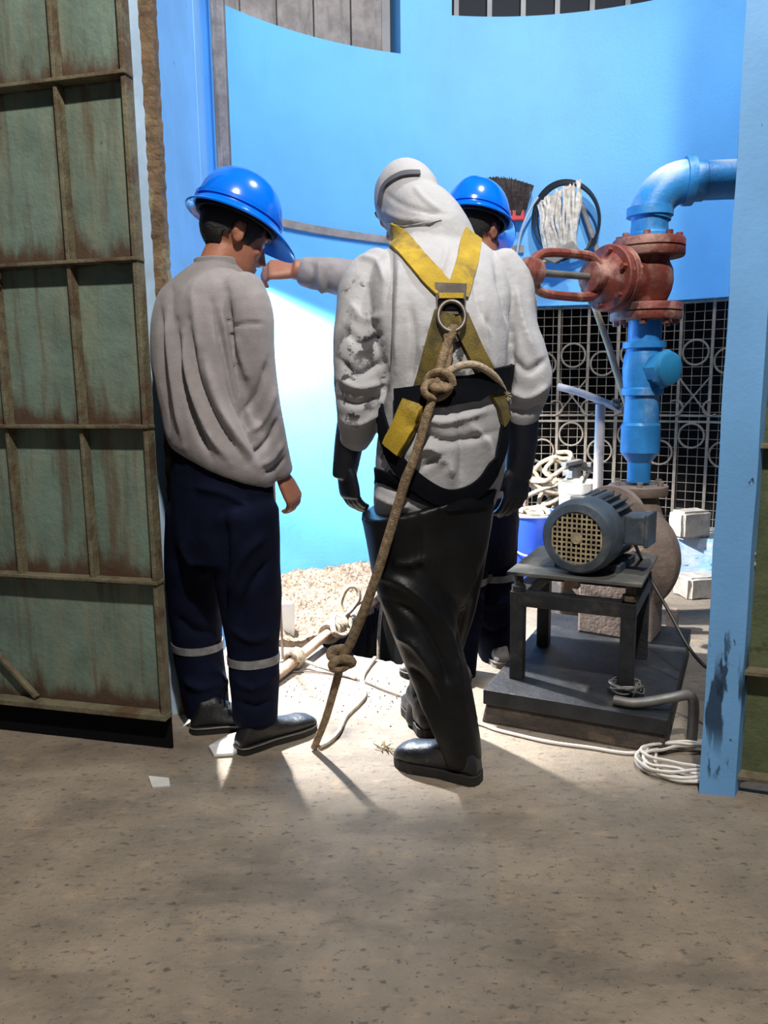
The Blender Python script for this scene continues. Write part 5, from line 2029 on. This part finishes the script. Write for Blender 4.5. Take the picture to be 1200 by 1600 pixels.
hand(b, wL, (-1, -.06, .02), (.05, -.75, .65), (0, .65, .75), 1.12, .62, .25)
hand(b, wR, (-.1, .1, -1), (.8, -.5, 0), (.3, .8, 0), 1.0, .4)
for hp, kn, an in ((hR, kR, aR), (hL, kL, aL)):
    limb(b, [hp, hp.lerp(kn, .5), kn, kn.lerp(an, .4), an, an - V((0, 0, .04))], [.082, .074, .056, .054, .042, .042])
link('body', organic(b, .0048, 3), m_skin, mC, angle=None)
eyes_hair(mC, Pc, hcC, hfC, huC)
hard_hat(mC, hcC + huC * .050 - hfC * .01, unit(.62, .70, -.25), unit(.10, .18, .97), peak=.05)
b = MB()
body_rings(b, [(W(752, 775, 2.98), .165, .125), (W(752, 700, 2.98), .168, .13), (W(754, 600, 2.98), .17, .13), (W(756, 510, 2.97), .185, .13), (W(756, 460, 2.97), .18, .115), (W(756, 432, 2.97), .13, .09), (W(756, 415, 2.97), .075, .072), (W(756, 408, 2.97), .064, .064)], C_s, C_f, seg=40)
limb(b, [W(735, 450, 2.94), sL, sL.lerp(eL, .5), eL, eL.lerp(wL, .5), W(474, 424, 2.80)], [.08, .078, .072, .066, .062, .050], seg=24)
limb(b, [W(780, 445, 3.0), sR, sR.lerp(eR, .5), eR, eR.lerp(wR, .5), wR], [.07, .07, .066, .06, .054, .046], seg=24)
me = organic(b, .0075, 4)
folds(me, [([(486, 405), (490, 430), (486, 460)], 5, -.008), ([(500, 405), (498, 435), (510, 470)], 5, .010), ([(520, 410), (512, 440), (522, 470)], 5, -.008)], wrinkle=.004, wscale=10, seed=31)
link('shirt', me, m_shirt, mC, angle=None)
b = MB()
body_rings(b, [(W(750, 880, 2.98), .14, .11), (W(750, 840, 2.98), .165, .128), (W(752, 780, 2.98), .165, .122), (W(752, 740, 2.98), .158, .116)], C_s, C_f, seg=36)
limb(b, [W(771, 810, 3.03), W(770, 880, 3.03), W(769, 930, 3.04), W(770, 980, 3.07), W(775, 1018, 3.09)], [.104, .094, .084, .078, .074], seg=26)
limb(b, [W(728, 810, 2.93), W(725, 880, 2.92), W(722, 950, 2.92), W(720, 1010, 2.92), W(718, 1056, 2.92)], [.104, .094, .080, .070, .064], seg=26)
me = organic(b, .0075, 4)
folds(me, [([(742, 930), (770, 945), (800, 935)], 7, .008), ([(745, 975), (770, 990), (800, 975)], 6, -.008)], wrinkle=.005, wscale=8, seed=41)
trC = link('trousers', me, m_navy, mC, angle=None)
bv2 = bvh_of(trC)
band(mC, bv2, W(769, 897, 3.035), (0, 0, -1), C_s, .12, .028, m_reflect)
band(mC, bv2, W(724, 905, 2.92), (0, 0, -1), C_s, .12, .028, m_reflect)
shoe(mC, G(786, 1044), G(738, 994), m_grey_shoe, high=.11, sole=m_grey_shoe)
shoe(mC, G(733, 1068), G(628, 1052), m_grey_shoe, high=.10, sole=m_sole)
# ------------------------------------------------------------------ light
def lamp(kind, name, loc, target, energy, color, **k):
    d = bpy.data.lights.new(name, kind)
    d.energy = energy
    d.color = color
    for a, v in k.items():
        setattr(d, a, v)
    o = bpy.data.objects.new(name, d)
    COL.objects.link(o)
    o.location = loc
    dv = (V(target) - V(loc)).normalized()
    o.rotation_euler = dv.to_track_quat('-Z', 'Y').to_euler()
    return o


# work lamp standing by the pit behind the man in grey
lamp('SPOT', 'work_lamp', (-.665, 3.6, 1.80), (-.549, 3.83, .834), 1400, (1, .98, .95), spot_size=math.radians(114), spot_blend=.2, shadow_soft_size=.04)
# yard flood lamp high over the pump side
lamp('SPOT', 'yard_flood', (1.1, 2.25, 4.0), (.55, 4.2, 1.2), 235, (.97, .99, 1), spot_size=math.radians(100), spot_blend=.5, shadow_soft_size=.10)
# dim street lamp behind the viewer
lamp('SPOT', 'street_lamp', (.25, -.1, 4.15), (-.6, 2.1, .9), 640, (1, .94, .85), spot_size=math.radians(120), spot_blend=.6, shadow_soft_size=.08)

wd = bpy.data.worlds.new('world')
S.world = wd
wd.use_nodes = True
wd.node_tree.nodes['Background'].inputs[0].default_value = (.55, .62, .75, 1)
wd.node_tree.nodes['Background'].inputs[1].default_value = .09

S.view_settings.view_transform = 'Standard'
S.view_settings.look = 'None'
S.view_settings.gamma = 1
S.view_settings.use_curve_mapping = False
S.view_settings.exposure = 0
